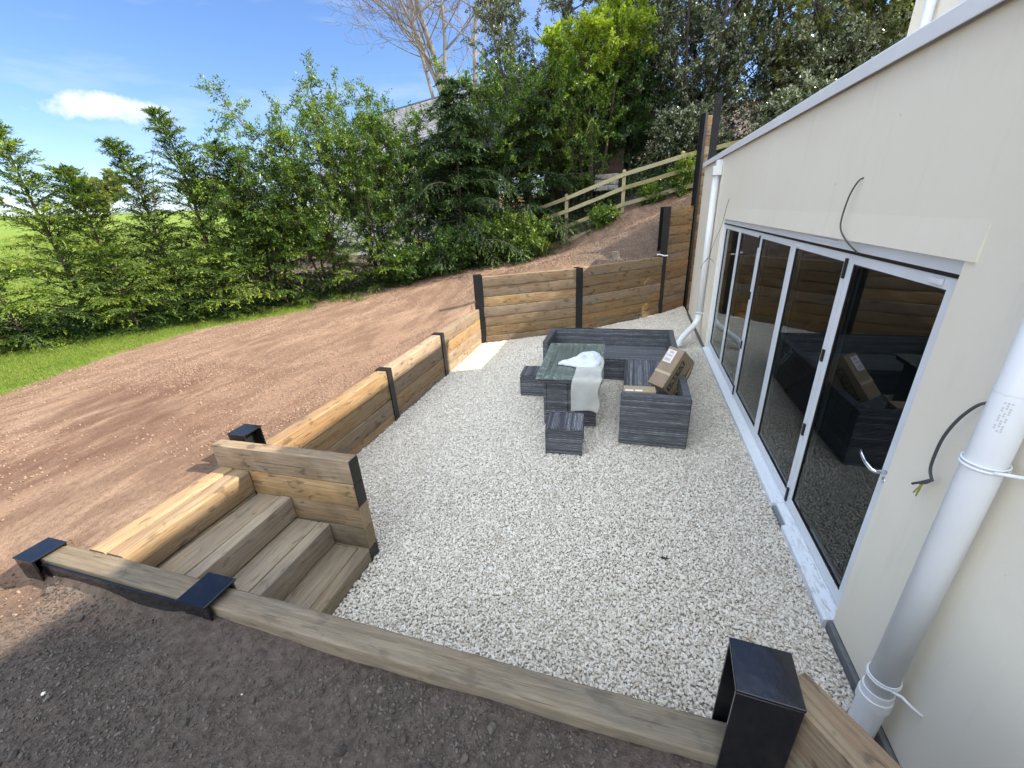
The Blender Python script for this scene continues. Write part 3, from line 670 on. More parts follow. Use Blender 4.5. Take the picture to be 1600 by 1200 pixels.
# near downpipe with socket, brackets
PX, PY = 1.222, 1.605
pn = pipe('downpipe', [(PX, PY, .30), (PX, PY, 2.95)], .055, n=32)
def part_of(p, o):
    o.parent = p; o.matrix_parent_inverse = p.matrix_basis.inverted(); 
    # the parent carries the same offset as the house
    o.matrix_parent_inverse = (Matrix.Translation(Vector((0, 0, 0))))
    return o
def sub(name, mb, mat, parent, **k):
    return mb.build(name, mat, parent, **k)
b = MB(); b.tube([(PX, PY, .05), (PX, PY, .235), (PX, PY, .24), (PX, PY, .30), (PX, PY, .305), (PX, PY, .345)], [.058, .058, .066, .066, .061, .061], 32); sub('pipe_socket', b, M_white, pn, smooth=False)
for k, zb in enumerate((1.585, .42)):
    b = MB(); ring = []
    for i in range(25):
        a = 2 * math.pi * i / 24; ring.append((PX + .060 * math.cos(a), PY + .060 * math.sin(a), zb))
    b.tube(ring, .006, 6, caps=False)
    b.tube([(p[0], p[1], p[2] + .014) for p in ring], .004, 6, caps=False)
    if k == 0: b.tube([(PX - .01, PY - .061, zb + .004), (PX + .04, PY - .075, zb + .006), (XF + .01, PY - .085, zb + .006)], .007, 6)
    else: b.tube([(PX + .0, PY - .062, zb), (PX + .03, PY - .085, zb + .005), (PX + .05, PY - .11, zb - .004), (XF - .01, PY - .125, zb - .02), (XF + .01, PY - .128, zb - .03)], .007, 6)
    sub('pipe_bracket', b, M_white, pn, smooth=True)
b = MB(); b.tube([(PX, PY, 1.86), (PX, PY, 1.864)], .0553, 32); sub('pipe_joint', b, M_coping, pn)
# printed smudge on the near pipe
b = MB()
for j in range(3):
    for i in range(12):
        if (i * 5 + j * 3) % 7 < 2: continue
        a = R_(215 + j * 9); a2 = a + R_(5); z = 1.735 + i * .009; r = .0556
        b.add([(PX + r * math.cos(a), PY + r * math.sin(a), z), (PX + r * math.cos(a2), PY + r * math.sin(a2), z), (PX + r * math.cos(a2), PY + r * math.sin(a2), z + .006), (PX + r * math.cos(a), PY + r * math.sin(a), z + .006)], [(0, 1, 2, 3)])
sub('printed_marks', b, simple('pipe_ink', (.58, .59, .60), .5), pn)
# far downpipe, hopper and shoe
FX, FY = 1.235, 8.36
pf = pipe('downpipe', [(FX, FY, .47), (FX, FY, 2.86)], .052, n=24)
b = MB(); b.tube([(FX, FY, .50), (FX, FY, .42), (FX - .02, FY - .035, .36), (FX - .08, FY - .14, .305), (FX - .24, FY - .43, .225), (FX - .32, FY - .58, .18), (FX - .355, FY - .64, .13), (FX - .37, FY - .665, .06)], [.060, .058, .054, .052, .052, .054, .056, .056], 24, caps=False); sub('pipe_shoe', b, M_white, pf, smooth=True)
b = MB(); b.box((FX - .07, FY - .09, 2.86), (FX + .07, FY + .09, 3.0)); b.box((FX - .02, FY - .07, 3.0005), (XF + .02, FY + .07, 3.09)); sub('hopper', b, M_white, pf, bevel=.006)
b = MB(); b.tube([(FX, FY, .52), (FX, FY, .535)], .062, 24); b.box((FX + .02, FY - .10, .521), (XF + .01, FY - .085, .534)); sub('pipe_bracket', b, M_white, pf)
# cables
pipe('cable', [(XF + .01, 3.26, 2.565), (1.29, 3.262, 2.55), (1.275, 3.30, 2.47), (1.272, 3.325, 2.35), (1.275, 3.31, 2.27), (1.29, 3.22, 2.20), (1.325, 3.13, 2.14)], .0048, M_cable, n=8)
cb = pipe('cable', [(XF + .01, 1.80, 1.74), (1.285, 1.81, 1.725), (1.265, 1.84, 1.65), (1.26, 1.87, 1.55), (1.265, 1.885, 1.45), (1.27, 1.885, 1.38), (1.272, 1.86, 1.345), (1.262, 1.845, 1.352), (1.262, 1.87, 1.32), (1.26, 1.895, 1.30)], .0058, M_cable, n=8)
b = MB(); b.tube([(1.262, 1.855, 1.345), (1.27, 1.90, 1.305), (1.268, 1.945, 1.262)], .0052, 8); sub('cable_end', b, M_cable, cb, smooth=True)
b = MB()
for dx, dy in ((0, .03), (.004, .016), (-.003, .005)): b.tube([(1.262, 1.885, 1.305), (1.263 + dx, 1.885 + dy * .5, 1.27), (1.262 + dx, 1.882 + dy, 1.238)], .003, 6)
sub('earth_wire', b, M_copper, cb, smooth=True)
pipe('cable', [(XF + .0, 7.35, 2.5), (1.30, 7.45, 2.35), (1.295, 7.6, 2.1), (1.27, 7.95, 1.8), (1.25, 8.15, 1.55), (1.20, 8.2, 1.47)], .003, M_cable, n=6)
pipe('cable', [(XF + .0, 7.95, 1.50), (1.24, 8.1, 1.55), (1.17, 8.15, 1.44), (1.15, 8.18, 1.36)], .0035, M_cable, n=6)
# header, trickle strip and track
hb('door_head', (1.345, 2.19, 2.138), (1.60, 7.70, 2.2345), M_alu)
hb('head_track', (1.352, 2.19, 2.118), (1.60, 7.70, 2.1375), M_blackrub)
hb('head_vent', (1.333, 3.48, 2.166), (1.345, 3.96, 2.186), M_alu, bevel=.003); hb('head_vent', (1.333, 6.6, 2.166), (1.345, 7.0, 2.186), M_alu, bevel=.003)
# reveals
hb('door_reveal', (1.345, 7.64, .05), (1.45, 7.70, 2.117), M_alu); hb('door_reveal', (1.405, 2.19, .05), (1.45, 2.255, 2.117), M_alu)
# sill (front lip broken away for a short length)
def sillseg(y0, y1, xo):
    b = MB(); pr = [(xo, -.02), (xo, .045), (xo + .004, .051), (1.40, .082), (1.40, -.02)]; n = len(pr)
    b.v = [(x, y0, z) for x, z in pr] + [(x, y1, z) for x, z in pr]; b.f = [(i, (i + 1) % n, n + (i + 1) % n, n + i) for i in range(n)] + [tuple(reversed(range(n))), tuple(range(n, 2 * n))]; b.m = [0] * len(b.f)
    return b
inv(hs_, sillseg(3.33, 7.69, 1.268).build('sill', M_sill, hs_)); inv(hs_, sillseg(3.05, 3.329, 1.302).build('sill', M_sill, hs_)); inv(hs_, sillseg(2.20, 3.049, 1.266).build('sill', M_sill, hs_))
hb('sill_patch', (1.275, 3.06, -.02), (1.301, 3.32, .03), simple('patch_grey', (.18, .20, .21), .7))
# five glazed leaves
def glass_mat(name, ior):
    m, nt, b = new_mat(name); t = NT(nt); nt.nodes.remove(b)
    fr = t.n('ShaderNodeFresnel', {'IOR': ior}); gl = t.n('ShaderNodeBsdfGlossy', {'Roughness': 0.004, 'Color': (.9, .95, .96, 1)}); tr = t.n('ShaderNodeBsdfTransparent', {'Color': (.62, .68, .68, 1)})
    mx = t.n('ShaderNodeMixShader'); t.l(fr.outputs[0], mx.inputs[0]); t.l(tr.outputs[0], mx.inputs[1]); t.l(gl.outputs[0], mx.inputs[2]); t.l(mx.outputs[0], nt.nodes['Material Output'].inputs['Surface'])
    return m
M_glass = [glass_mat('door_glass', 1.5), glass_mat('inner_glass', 1.22)]
YB = [7.64, 6.57, 5.50, 4.40, 3.30, 2.262]; FX0, FX1 = 1.363, 1.425; ZB, ZT = .088, 2.114
for i in range(5):
    y1, y0 = YB[i] - .003, YB[i + 1] + .003; fw = .062
    fr = hb('door_leaf', 0, 0, M_alu, boxes=[((FX0, y0, ZB), (FX1, y0 + fw, ZT)), ((FX0, y1 - fw, ZB), (FX1, y1, ZT)), ((FX0, y0 + fw, ZT - .055), (FX1, y1 - fw, ZT)), ((FX0, y0 + fw, ZB), (FX1, y1 - fw, ZB + .085))])
    b = MB(); ya, yb, za, zb = y0 + fw, y1 - fw, ZB + .085, ZT - .055; g = .009
    for lo, hi in (((FX0 + .004, ya, za), (FX0 + .03, ya + g, zb)), ((FX0 + .004, yb - g, za), (FX0 + .03, yb, zb)), ((FX0 + .004, ya + g, zb - g), (FX0 + .03, yb - g, zb)), ((FX0 + .004, ya + g, za), (FX0 + .03, yb - g, za + g))): b.box(lo, hi)
    sub('gasket', b, M_blackrub, fr)
    b = MB(); b.add([(FX0 + .012, ya, za), (FX0 + .012, yb, za), (FX0 + .012, yb, zb), (FX0 + .012, ya, zb)], [(3, 2, 1, 0)]); b.add([(FX0 + .036, ya, za), (FX0 + .036, yb, za), (FX0 + .036, yb, zb), (FX0 + .036, ya, zb)], [(3, 2, 1, 0)], 1)
    sub('glass_pane', b, M_glass, fr)
    if i in (0, 1, 3, 4):
        yh = YB[i] if i in (0,) else (YB[i + 1] if i in (1, 3) else None)
        if yh is not None:
            for za_, zb_ in ((1.955, 2.085), (1.36, 1.45), (.74, .84), (.10, .23)):
                b = MB(); b.box((FX0 - .014, yh + .002, za_), (FX0 - .0005, yh + .030, zb_)); sub('hinge', b, M_blackrub, fr, bevel=.003)
    if i in (3, 4):
        yc = 4.28 if i == 3 else 2.40
        b = MB(); b.box((FX0 - .016, yc - .045, 2.073), (FX0 - .0005, yc + .045, 2.103)); sub('latch', b, M_coping, fr, bevel=.006)
    if i == 4:
        b = MB(); b.tube([(1.362, 2.285, 1.10), (1.315, 2.285, 1.10), (1.300, 2.30, 1.103), (1.297, 2.36, 1.11), (1.30, 2.42, 1.125), (1.305, 2.44, 1.14)], [.011, .011, .011, .010, .009, .007], 10)
        b.tube([(1.3625, 2.285, 1.05), (1.357, 2.285, 1.05)], .018, 14); sub('handle', b, M_chrome, fr, smooth=True)
# room behind the doors
m_room = simple('room_wall', (.22, .21, .20), .9); 
b = MB()
x0, x1, y0, y1, z0, z1 = 1.62, 6.0, 1.3, 9.0, .06, 2.6
v = [(x0, y0, z0), (x1, y0, z0), (x1, y1, z0), (x0, y1, z0), (x0, y0, z1), (x1, y0, z1), (x1, y1, z1), (x0, y1, z1)]
b.add(v, [(0, 1, 2, 3), (4, 7, 6, 5), (0, 4, 5, 1), (1, 5, 6, 2), (2, 6, 7, 3)])
b.box((1.45, 2.0, -.1), (1.62, 7.9, .06)); inv(hs_, b.build('room_interior', m_room, hs_))

def text_mesh(s, size, depth=.001):
    cu = bpy.data.curves.new('t', 'FONT'); cu.body = s; cu.size = size; cu.extrude = depth; cu.align_x = 'CENTER'; cu.align_y = 'CENTER'; cu.resolution_u = 3
    o = bpy.data.objects.new('t', cu); COL.objects.link(o); dg = bpy.context.evaluated_depsgraph_get(); me = bpy.data.meshes.new_from_object(o.evaluated_get(dg)); bpy.data.objects.remove(o); return me
def place_text(name, s, size, mat, origin, xdir, ydir, parent, offset=.002, sx=1.0):
    me = text_mesh(s, size); me.materials.clear(); me.materials.append(mat); o = bpy.data.objects.new(name, me); COL.objects.link(o)
    x = Vector(xdir).normalized(); y = Vector(ydir).normalized(); z = x.cross(y).normalized(); y = z.cross(x)
    m = Matrix((x * sx, y, z)).transposed().to_4x4(); m.translation = Vector(origin) + z * offset
    o.parent = parent; o.matrix_local = m; return o
# punch bag leaning inside
bag = thing('punch_bag', 'black punch bag seen through the glass door, pale lettering on its side', 'punch bag', (2.0, 5.4, .07))
A = Vector((0, .60, .10)); B = Vector((0, -.46, 1.04)); ax_ = (B - A).normalized()
b = MB(); b.tube([A, A + ax_ * .02, A + ax_ * .05, B - ax_ * .05, B - ax_ * .02, B], [.15, .175, .185, .185, .175, .15], 28)
b.build('bag_body', simple('black_leather', (.022, .024, .03), .42, bump=.3, bs=30), bag, smooth=True)
toc = (Vector((0, 0, CAMZ)) - (Vector((2.0, 5.4, .07)) + (A + B) / 2)); toc = toc.normalized() + Vector((-1.0, 0, .1)); toc = (toc - ax_ * toc.dot(ax_)).normalized()
place_text('lettering', 'Reebok', .15, simple('pale_print', (.85, .87, .9), .5), Vector((0, 0, .66)) + toc * .186, ax_, toc.cross(ax_), bag)

# ------------------------------------------------------------------ garden furniture
def wicker(name, axis, light=1.0):
    m, nt, b = new_mat(name); t = NT(nt); oc = t.n('ShaderNodeTexCoord').outputs['Object']
    sp = t.n('ShaderNodeSeparateXYZ', {0: oc}); pitch = 78.0 if axis == 'z' else 60.0
    across = sp.outputs[{'z': 2, 'x': 0, 'y': 1}[axis]]
    row = t.math('FLOOR', t.math('MULTIPLY', across, pitch)); wn_ = t.n('ShaderNodeTexWhiteNoise', {'W': row}, noise_dimensions='1D').outputs['Value']
    row2 = t.math('FLOOR', t.math('MULTIPLY', across, pitch / 4.0)); wn2 = t.n('ShaderNodeTexWhiteNoise', {'W': row2}, noise_dimensions='1D').outputs['Value']
    lng = t.noise(t.map(oc, {'z': (3, 3, 20), 'x': (20, 2, 20), 'y': (2, 20, 20)}[axis]), 2.0, 3, .6)
    f = t.math('ADD', t.math('ADD', t.math('MULTIPLY', wn_, .45), t.math('MULTIPLY', wn2, .2)), t.math('MULTIPLY', t.math('SUBTRACT', lng, .5), .9))
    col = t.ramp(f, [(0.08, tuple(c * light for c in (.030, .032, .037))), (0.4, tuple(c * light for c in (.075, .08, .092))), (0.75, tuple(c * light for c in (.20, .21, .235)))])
    al = t.math('ADD', sp.outputs[0], sp.outputs[1]) if axis == 'z' else sp.outputs[1 if axis == 'x' else 0]
    chk = t.math('FRACT', t.math('MULTIPLY', t.math('ADD', row, t.math('FLOOR', t.math('MULTIPLY', al, 26.0))), .5))
    col = t.mix(t.math('MULTIPLY', chk, .7), col, (.018, .019, .023))
    fr_ = t.math('FRACT', t.math('MULTIPLY', across, pitch)); gap = t.math('LESS_THAN', t.math('ABSOLUTE', t.math('SUBTRACT', fr_, .5)), .38)
    col = t.mix(gap, tuple(c * .35 for c in (.05, .052, .06)), col)
    t.l(col, b.inputs['Base Color']); b.inputs['Roughness'].default_value = .42; b.inputs['Specular IOR Level'].default_value = .5
    w1 = t.n('ShaderNodeTexWave', {'Scale': 26.0 if axis != 'z' else 22.0, 'Vector': oc}, bands_direction={'z': 'Z', 'x': 'X', 'y': 'Y'}[axis]).outputs['Fac']
    w2 = t.n('ShaderNodeTexWave', {'Scale': 12.0, 'Vector': oc}, bands_direction='DIAGONAL' if axis == 'z' else {'x': 'Y', 'y': 'X'}[axis]).outputs['Fac']
    t.bump(t.math('ADD', w1, t.math('MULTIPLY', w2, .7)), .7, .006, b); return m
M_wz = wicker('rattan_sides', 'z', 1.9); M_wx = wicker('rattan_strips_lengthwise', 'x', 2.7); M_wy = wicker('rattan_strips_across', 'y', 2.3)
def wbox(name, lo, hi, parent, mats=(None,), bevel=.018, mat=None):
    b = MB(); b.box(lo, hi); return b.build(name, mat or M_wz, parent, bevel=bevel)
sofa = thing('corner_sofa', 'dark grey rattan corner sofa holding two cardboard boxes', 'sofa', (.0, 5.4, 0))
S = lambda x, y, z: (x, y - 5.4, z)
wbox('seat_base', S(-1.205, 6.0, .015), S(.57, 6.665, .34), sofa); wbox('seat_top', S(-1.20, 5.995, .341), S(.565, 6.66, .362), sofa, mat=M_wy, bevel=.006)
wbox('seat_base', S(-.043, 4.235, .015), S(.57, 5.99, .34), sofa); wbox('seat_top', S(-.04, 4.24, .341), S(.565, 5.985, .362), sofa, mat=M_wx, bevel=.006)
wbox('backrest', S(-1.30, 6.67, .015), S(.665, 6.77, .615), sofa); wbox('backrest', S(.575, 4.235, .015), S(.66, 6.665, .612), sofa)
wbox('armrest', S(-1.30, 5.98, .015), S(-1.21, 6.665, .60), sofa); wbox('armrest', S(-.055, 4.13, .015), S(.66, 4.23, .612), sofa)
def glass_top():
    m, nt, b = new_mat('table_top_dirty_glass'); t = NT(nt); oc = t.n('ShaderNodeTexCoord').outputs['Object']
    f = t.noise(t.map(oc, (55, 1.5, 5)), 1.0, 3, .7); col = t.ramp(f, [(.35, (.04, .052, .046)), (.65, (.15, .18, .16))])
    d = t.noise(oc, 3.5, 7, .7); e = t.noise(oc, 21, 4, .7)
    edge = t.n('ShaderNodeVectorMath', {0: oc}, operation='ABSOLUTE').outputs[0]; ex = t.n('ShaderNodeSeparateXYZ', {0: edge})
    near = t.math('MAXIMUM', t.n('ShaderNodeMapRange', {0: ex.outputs[0], 1: .24, 2: .36}).outputs[0], t.n('ShaderNodeMapRange', {0: ex.outputs[1], 1: .48, 2: .66}).outputs[0])
    k = t.math('MULTIPLY', t.ramp(e, [(.49, (0, 0, 0)), (.62, (1, 1, 1))]), t.math('ADD', t.math('MULTIPLY', near, .62), .06))
    col = t.mix(k, col, (.42, .50, .47)); col = t.mix(t.math('MULTIPLY', d, .35), col, (.13, .155, .135))
    t.l(col, b.inputs['Base Color']); t.l(t.math('ADD', .18, t.math('MULTIPLY', e, .35)), b.inputs['Roughness']); return m
tb = thing('table', 'dark rattan table with dusty green glass top and a towel over one edge', 'table', (-.685, 5.04, 0), R_(3.2))
b = MB(); b.box((-.39, -.69, .655), (.39, .69, .668)); b.build('glass_top', glass_top(), tb, bevel=.004)
wbox('top_rim', (-.375, -.675, .60), (.375, .675, .654), tb)
wbox('pedestal', (-.315, -.59, .015), (.315, .59, .599), tb)
b = MB()
for xx in (-.31, -.055, .035, .29): b.box((xx, -.602, .02), (xx + .03, -.5905, .598))
b.build('frame_strip', M_wz, tb, bevel=.004)
def stool(label, loc, rz):
    o = thing('stool', label, 'stool', loc, rz)
    wbox('stool_body', (-.193, -.183, .012), (.193, .183, .318), o, bevel=.008); wbox('stool_top', (-.197, -.187, .3185), (.197, .187, .337), o, mat=M_wx, bevel=.005)
    for sx in (-1, 1):
        for sy in (-1, 1): wbox('corner_trim', (sx * .19 - .009, sy * .18 - .009, 0), (sx * .19 + .009, sy * .18 + .009, .3), o, bevel=.003)
    return o
stool('small rattan stool in front of the table, nearest the camera', (-.63, 3.975, 0), R_(4)); stool('small rattan stool tucked under the left side of the table', (-1.285, 5.41, 0), R_(3))

# towel hanging over the table, with a folded white cloth on it
m_towel = simple('towel_beige', (.46, .46, .43), .95, var=.12, vs=6, bump=.6, bs=220)
m_cloth = simple('cloth_white', (.62, .66, .70), .85, var=.05, vs=12, bump=.9, bs=26)
b = MB(); rows = []
path = [(.10, .673), (-.08, .675), (-.25, .674), (-.40, .674), (-.55, .674), (-.66, .676), (-.695, .668), (-.705, .64), (-.707, .58), (-.709, .52), (-.712, .46), (-.716, .40), (-.722, .34), (-.730, .30)]
for i, (y, z) in enumerate(path):
    r_ = []; hang = max(0, (.66 - z)) / .36
    for j in range(17):
        u = j / 16; x = .045 + .325 * u - .03 * hang + .012 * math.sin(i * .6) + (.02 if j == 16 else 0) * math.sin(i * 1.3)
        w = .010 * math.sin(u * 9 + i * .35) * hang; zz = z + (.004 * math.sin(u * 14 + i) if z > .66 else 0) - (.035 * hang * (4 * (u - .5) ** 2))
        r_.append((x, y - w - .006 * hang, zz))
    rows.append(r_)
b.grid(rows); tw = b.build('towel', m_towel, None, smooth=True); tw.matrix_world = Matrix.Translation((-.685, 5.04, 0)) @ Matrix.Rotation(R_(3.2), 4, 'Z')
md = tw.modifiers.new('s', 'SOLIDIFY'); md.thickness = .014; md.offset = 1; md = tw.modifiers.new('d', 'SUBSURF'); md.levels = 1; md.render_levels = 1
tag(tw, 'beige towel hanging over the front edge of the table', 'towel')
b = MB(); out = [(-.175, -.245), (-.165, -.20), (-.07, -.145), (.0, -.04), (.06, .10), (.15, .235), (.27, .25), (.355, .12), (.375, -.05), (.345, -.33), (.20, -.35), (.02, -.325), (-.02, -.27), (-.09, -.255)]
cx, cy = .16, -.06; rows = []
for ring in range(9):
    f = 1 - ring / 8; r_ = []
    for k, (x, y) in enumerate(out * 1 + [out[0]]):
        q = k % len(out); wob = 1 + .05 * math.sin(q * 2.1 + ring)
        hx = cx + (x - cx) * f * (wob if 0 < ring else 1); hy = cy + (y - cy) * f * (wob if ring else 1)
        z = .692 + (.010 if ring == 0 else .034 * (1 - f ** 2.5) + .020) + .008 * math.sin(hx * 31 + hy * 9) * (f < .99) + .006 * math.sin(hy * 43 + q) * (f < .99)
        r_.append((hx, hy, z))
    rows.append(r_)
low = [(x * .985 + cx * .015, y * .985 + cy * .015, .678) for x, y in out + [out[0]]]
b.grid([low] + rows, flip=True); cl = b.build('folded_cloth', m_cloth, None, smooth=True); cl.matrix_world = tw.matrix_world.copy()
md = cl.modifiers.new('d', 'SUBSURF'); md.levels = 2; md.render_levels = 2
tx = bpy.data.textures.new('folds', 'CLOUDS'); tx.noise_scale = .09; md = cl.modifiers.new('w', 'DISPLACE'); md.texture = tx; md.strength = .045; md.mid_level = .45; tag(cl, 'white folded cloth lying on the towel on top of the table', 'cloth')

# cardboard boxes
m_card = simple('cardboard', (.38, .29, .185), .8, var=.12, vs=5, bump=.15, bs=60); m_card2 = simple('cardboard_brown', (.27, .19, .125), .6, var=.15, vs=7, bump=.12, bs=30)
m_ink = simple('black_ink', (.015, .014, .013), .6); m_label = simple('paper_label', (.72, .66, .66), .6); m_print = simple('label_print', (.33, .30, .33), .6); m_tape = simple('clear_tape', (.46, .38, .26), .25)
P0 = Vector((.233, 4.675, .56)); Rb = Matrix(((.4554, .7601, .4635), (.4567, -.6463, .6113), (.7643, -.0667, -.6415)))
bx = thing('cardboard_box', 'tall cardboard box tilted against the sofa back, with black KTEA lettering', 'box', P0)
bx.rotation_mode = 'QUATERNION'; bx.rotation_quaternion = Rb.to_quaternion()
LA, LB, LC = .495, .207, .285
b = MB(); b.box((0, 0, 0), (LA, LB, LC)); o = b.build('box_body', [m_card, m_card2], bx, bevel=.006)
b = MB(); b.box((.004, .004, -.0018), (LA - .004, LB - .002, -.0005)); b.build('front_panel', m_card2, bx)
b = MB(); b.box((.16, .0, -.0036), (.19, LB, -.002)); b.build('tape', m_tape, bx)
b = MB(); b.box((.30, .018, -.0042), (.46, .125, -.002)); b.build('shipping_label', m_label, bx)
b = MB()
for i, (x0_, x1_, y0_, y1_) in enumerate(((.315, .355, .03, .11), (.375, .40, .03, .11), (.415, .445, .045, .105))):
    for j in range(7): b.box((x0_, y0_ + (y1_ - y0_) * j / 7, -.0052), (x1_, y0_ + (y1_ - y0_) * (j + .55) / 7, -.0043))
b.build('label_print', m_print, bx)
b = MB()   # bulging flap on the far side
rows = []
for i in range(9):
    u = i / 8; rows.append([(.02 + (LA - .04) * u, LB + .0 + .012 * math.sin(u * 3.14), LC), (.03 + (LA - .02) * u, LB - .01 + .03 * math.sin(u * 3.14), LC + .02 + .03 * math.sin(u * 3.14)), (.06 + (LA - .10) * u, LB - .05, LC + .03 + .04 * math.sin(u * 3.14))])
b.grid(rows); o = b.build('flap', m_card, bx, smooth=True); md = o.modifiers.new('s', 'SOLIDIFY'); md.thickness = .005
xa, xb, za, zb = .055, .365, .068, .148; sk = .03; b = MB(); yy = LB + .0022
for p in ([(xa - .02, za + .01), (xb + sk, za - .004), (xb + sk + .004, za + .008), (xa - .006, za + .012)], [(xa - .035, zb + .012), (xb + .012, zb), (xb + .02, zb - .012), (xa - .015, zb - .004)], [(xa - .035, zb + .012), (xa - .02, za + .002), (xa, za + .002), (xa - .012, zb + .006)], [(xb + .0, zb), (xb + sk - .012, za), (xb + sk + .006, za - .004), (xb + .022, zb - .002)]):
    b.add([(x, yy, z) for x, z in p], [(0, 1, 2, 3)])
b.build('logo_frame', m_ink, bx)
place_text('logo_lettering', 'KTEA', .10, m_ink, ((xa + xb) / 2, LB, (za + zb) / 2), (1, 0, 0), (-.25, 0, -1), bx, offset=.0022 , sx=1.2)
b = MB(); b.box((-.03, -.0, 0), (.31, .155, .245)); o = b.build('cardboard_box', m_card, None, bevel=.004); o.location = (-.0, 4.262, .364); o.rotation_euler = (0, 0, R_(2)); tag(o, 'small pale cardboard box in the sofa corner below the tilted box', 'box')
b = MB(); b.box((-.01, .006, .2453), (.075, .04, .2463)); b.box((.095, .008, .2453), (.17, .045, .2463)); b.build('paper_label', simple('paper_white', (.8, .82, .85), .5), o)
# dead leaf on the gravel
b = MB(); b.grid([[(-.03, -.004, .022), (-.03, .0, .01), (-.03, .008, .012)], [(0, -.012, .012), (0, 0, .022), (0, .018, .006)], [(.03, -.012, .03), (.036, .0, .018), (.022, .006, .012)]])
o = b.build('dead_leaf', simple('dead_leaf', (.03, .026, .022), .8)); o.location = (.355, 2.52, .008); md = o.modifiers.new('s', 'SOLIDIFY'); md.thickness = .002; tag(o, 'small dark dead leaf lying alone on the gravel', 'leaf')

# ------------------------------------------------------------------ post and rail fence on the bank
fn = thing('wooden_fence', 'post and rail wooden fence with wire mesh at the top of the bank', 'fence', (-.4, 12.5, 2.1))
FP = [(-5.0, 1.95), (-3.45, 2.37), (-1.93, 2.80), (-.40, 3.29), (1.02, 3.60), (2.6, 3.86), (4.2, 4.1)]
def rot_box(name, p, q, h, d, mat, parent):
    p = Vector(p); q = Vector(q); L = (q - p).length; b = MB(); n = 10
    rows = []
    for i in range(n + 1):
        x = L * i / n; w = .003 * math.sin(x * 7 + p.x); rows.append([(x, -d / 2 + w, -h / 2), (x, d / 2 + w, -h / 2), (x, d / 2 + w, h / 2 + w), (x, -d / 2 + w, h / 2 + w), (x, -d / 2 + w, -h / 2)])
    b.grid(rows, flip=True); b.add(rows[0][:4], [(0, 1, 2, 3)]); b.add(rows[-1][:4], [(3, 2, 1, 0)])
    o = b.build(name, mat, parent, bevel=.004); x = (q - p).normalized(); y = Vector((0, 1, 0)); z = x.cross(y).normalized(); y = z.cross(x)
    m = Matrix((x, y, z)).transposed().to_4x4(); m.translation = p; o.matrix_local = m; inv(fn, o); return o
for x, zt in FP:
    b = MB(); b.box((-.045, -.04, -1.35), (.045, .04, 0)); b.add([(-.045, -.04, .001), (.045, -.04, .001), (.045, .04, .001), (-.045, .04, .001), (-.02, 0, .03), (.02, 0, .03)], [(0, 1, 5, 4), (2, 3, 4, 5), (1, 2, 5), (3, 0, 4)])
    o = b.build('fence_post', M_fence, fn, bevel=.006); o.location = (x, 12.5, zt + .02); inv(fn, o)
for i in range(len(FP) - 1):
    (xa, za), (xb, zb) = FP[i], FP[i + 1]
    for k, dz in enumerate((-.07, -.40, -.80)):
        rot_box('rail', (xa, 12.44, za + dz), (xb, 12.44, zb + dz), .095, .035, M_fence, fn)
    rot_box('base_board', (xa, 12.45, za - 1.19), (xb, 12.45, zb - 1.19), .12, .04, M_fence, fn)
b = MB(); x = -5.0
def ftop(x): return np.interp(x, [p[0] for p in FP], [p[1] for p in FP])
while x < 4.2: b.box((x - .002, 12.478, float(ftop(x)) - 1.15), (x + .002, 12.482, float(ftop(x)) - .12)); x += .105
for k in range(10):
    pts = [(p[0], 12.48, p[1] - .15 - k * .11) for p in FP]; b.tube(pts, .002, 4, caps=False)
inv(fn, b.build('wire_mesh', M_steel, fn))

# ------------------------------------------------------------------ neighbouring house behind the trees
nb = thing('bungalow', 'grey slate roofed building half hidden behind the trees', 'building', (-7.4, 18, 0))
ra = Vector((-11.2, 19.45, 6.85)); rb_ = Vector((-2.5, 16.1, 6.85)); rd = (rb_ - ra).normalized(); nn = Vector((-rd.y, rd.x, 0)) * -1
if nn.y > 0: nn = -nn
def slate():
    m, nt, b = new_mat('slates'); t = NT(nt); oc = t.n('ShaderNodeTexCoord').outputs['Object']
    br = t.n('ShaderNodeTexBrick', {'Vector': t.map(oc, (1, 1, 1)), 'Color1': (.17, .165, .18, 1), 'Color2': (.34, .33, .35, 1), 'Mortar': (.05, .05, .055, 1), 'Scale': 1.0, 'Mortar Size': .02, 'Brick Width': .42, 'Row Height': .2, 'Bias': 0.0})
    t.l(t.mix(t.math('MULTIPLY', t.noise(oc, 3, 5), .5), br.outputs[0], (.16, .15, .14)), b.inputs['Base Color']); b.inputs['Roughness'].default_value = .6; t.bump(br.outputs['Fac'], .8, .03, b); return m
def quadobj(name, o0, ux, uy, wx_, wy_, mat, parent, th=.08):
    z = ux.cross(uy).normalized(); b = MB(); b.box((0, 0, -th), (wx_, wy_, 0)); o = b.build(name, mat, parent)
    m = Matrix((ux, uy, z)).transposed().to_4x4(); m.translation = o0; o.matrix_local = m; inv(nb, o); return o
eave = ra + nn * 4.2 - Vector((0, 0, 2.75)); up = (ra - eave).normalized()
rf = quadobj('roof', eave, rd, up, (rb_ - ra).length, (ra - eave).length, slate(), nb)
b2 = -nn; eb = ra - nn * 4.2 - Vector((0, 0, 2.75)); 
quadobj('roof', ra + rd * (rb_ - ra).length, -rd, (eb - ra).normalized() * 1.0, (rb_ - ra).length, (ra - eb).length, slate(), nb)
wl0 = ra + nn * 3.8 ; wl0.z = .6
m_nw = simple('pale_render', (.55, .53, .49), .9, var=.08, vs=2)
o = quadobj('wall', wl0 + Vector((0, 0, 0)), rd, Vector((0, 0, 1)), (rb_ - ra).length - .3, 3.55, m_nw, nb, th=.3)
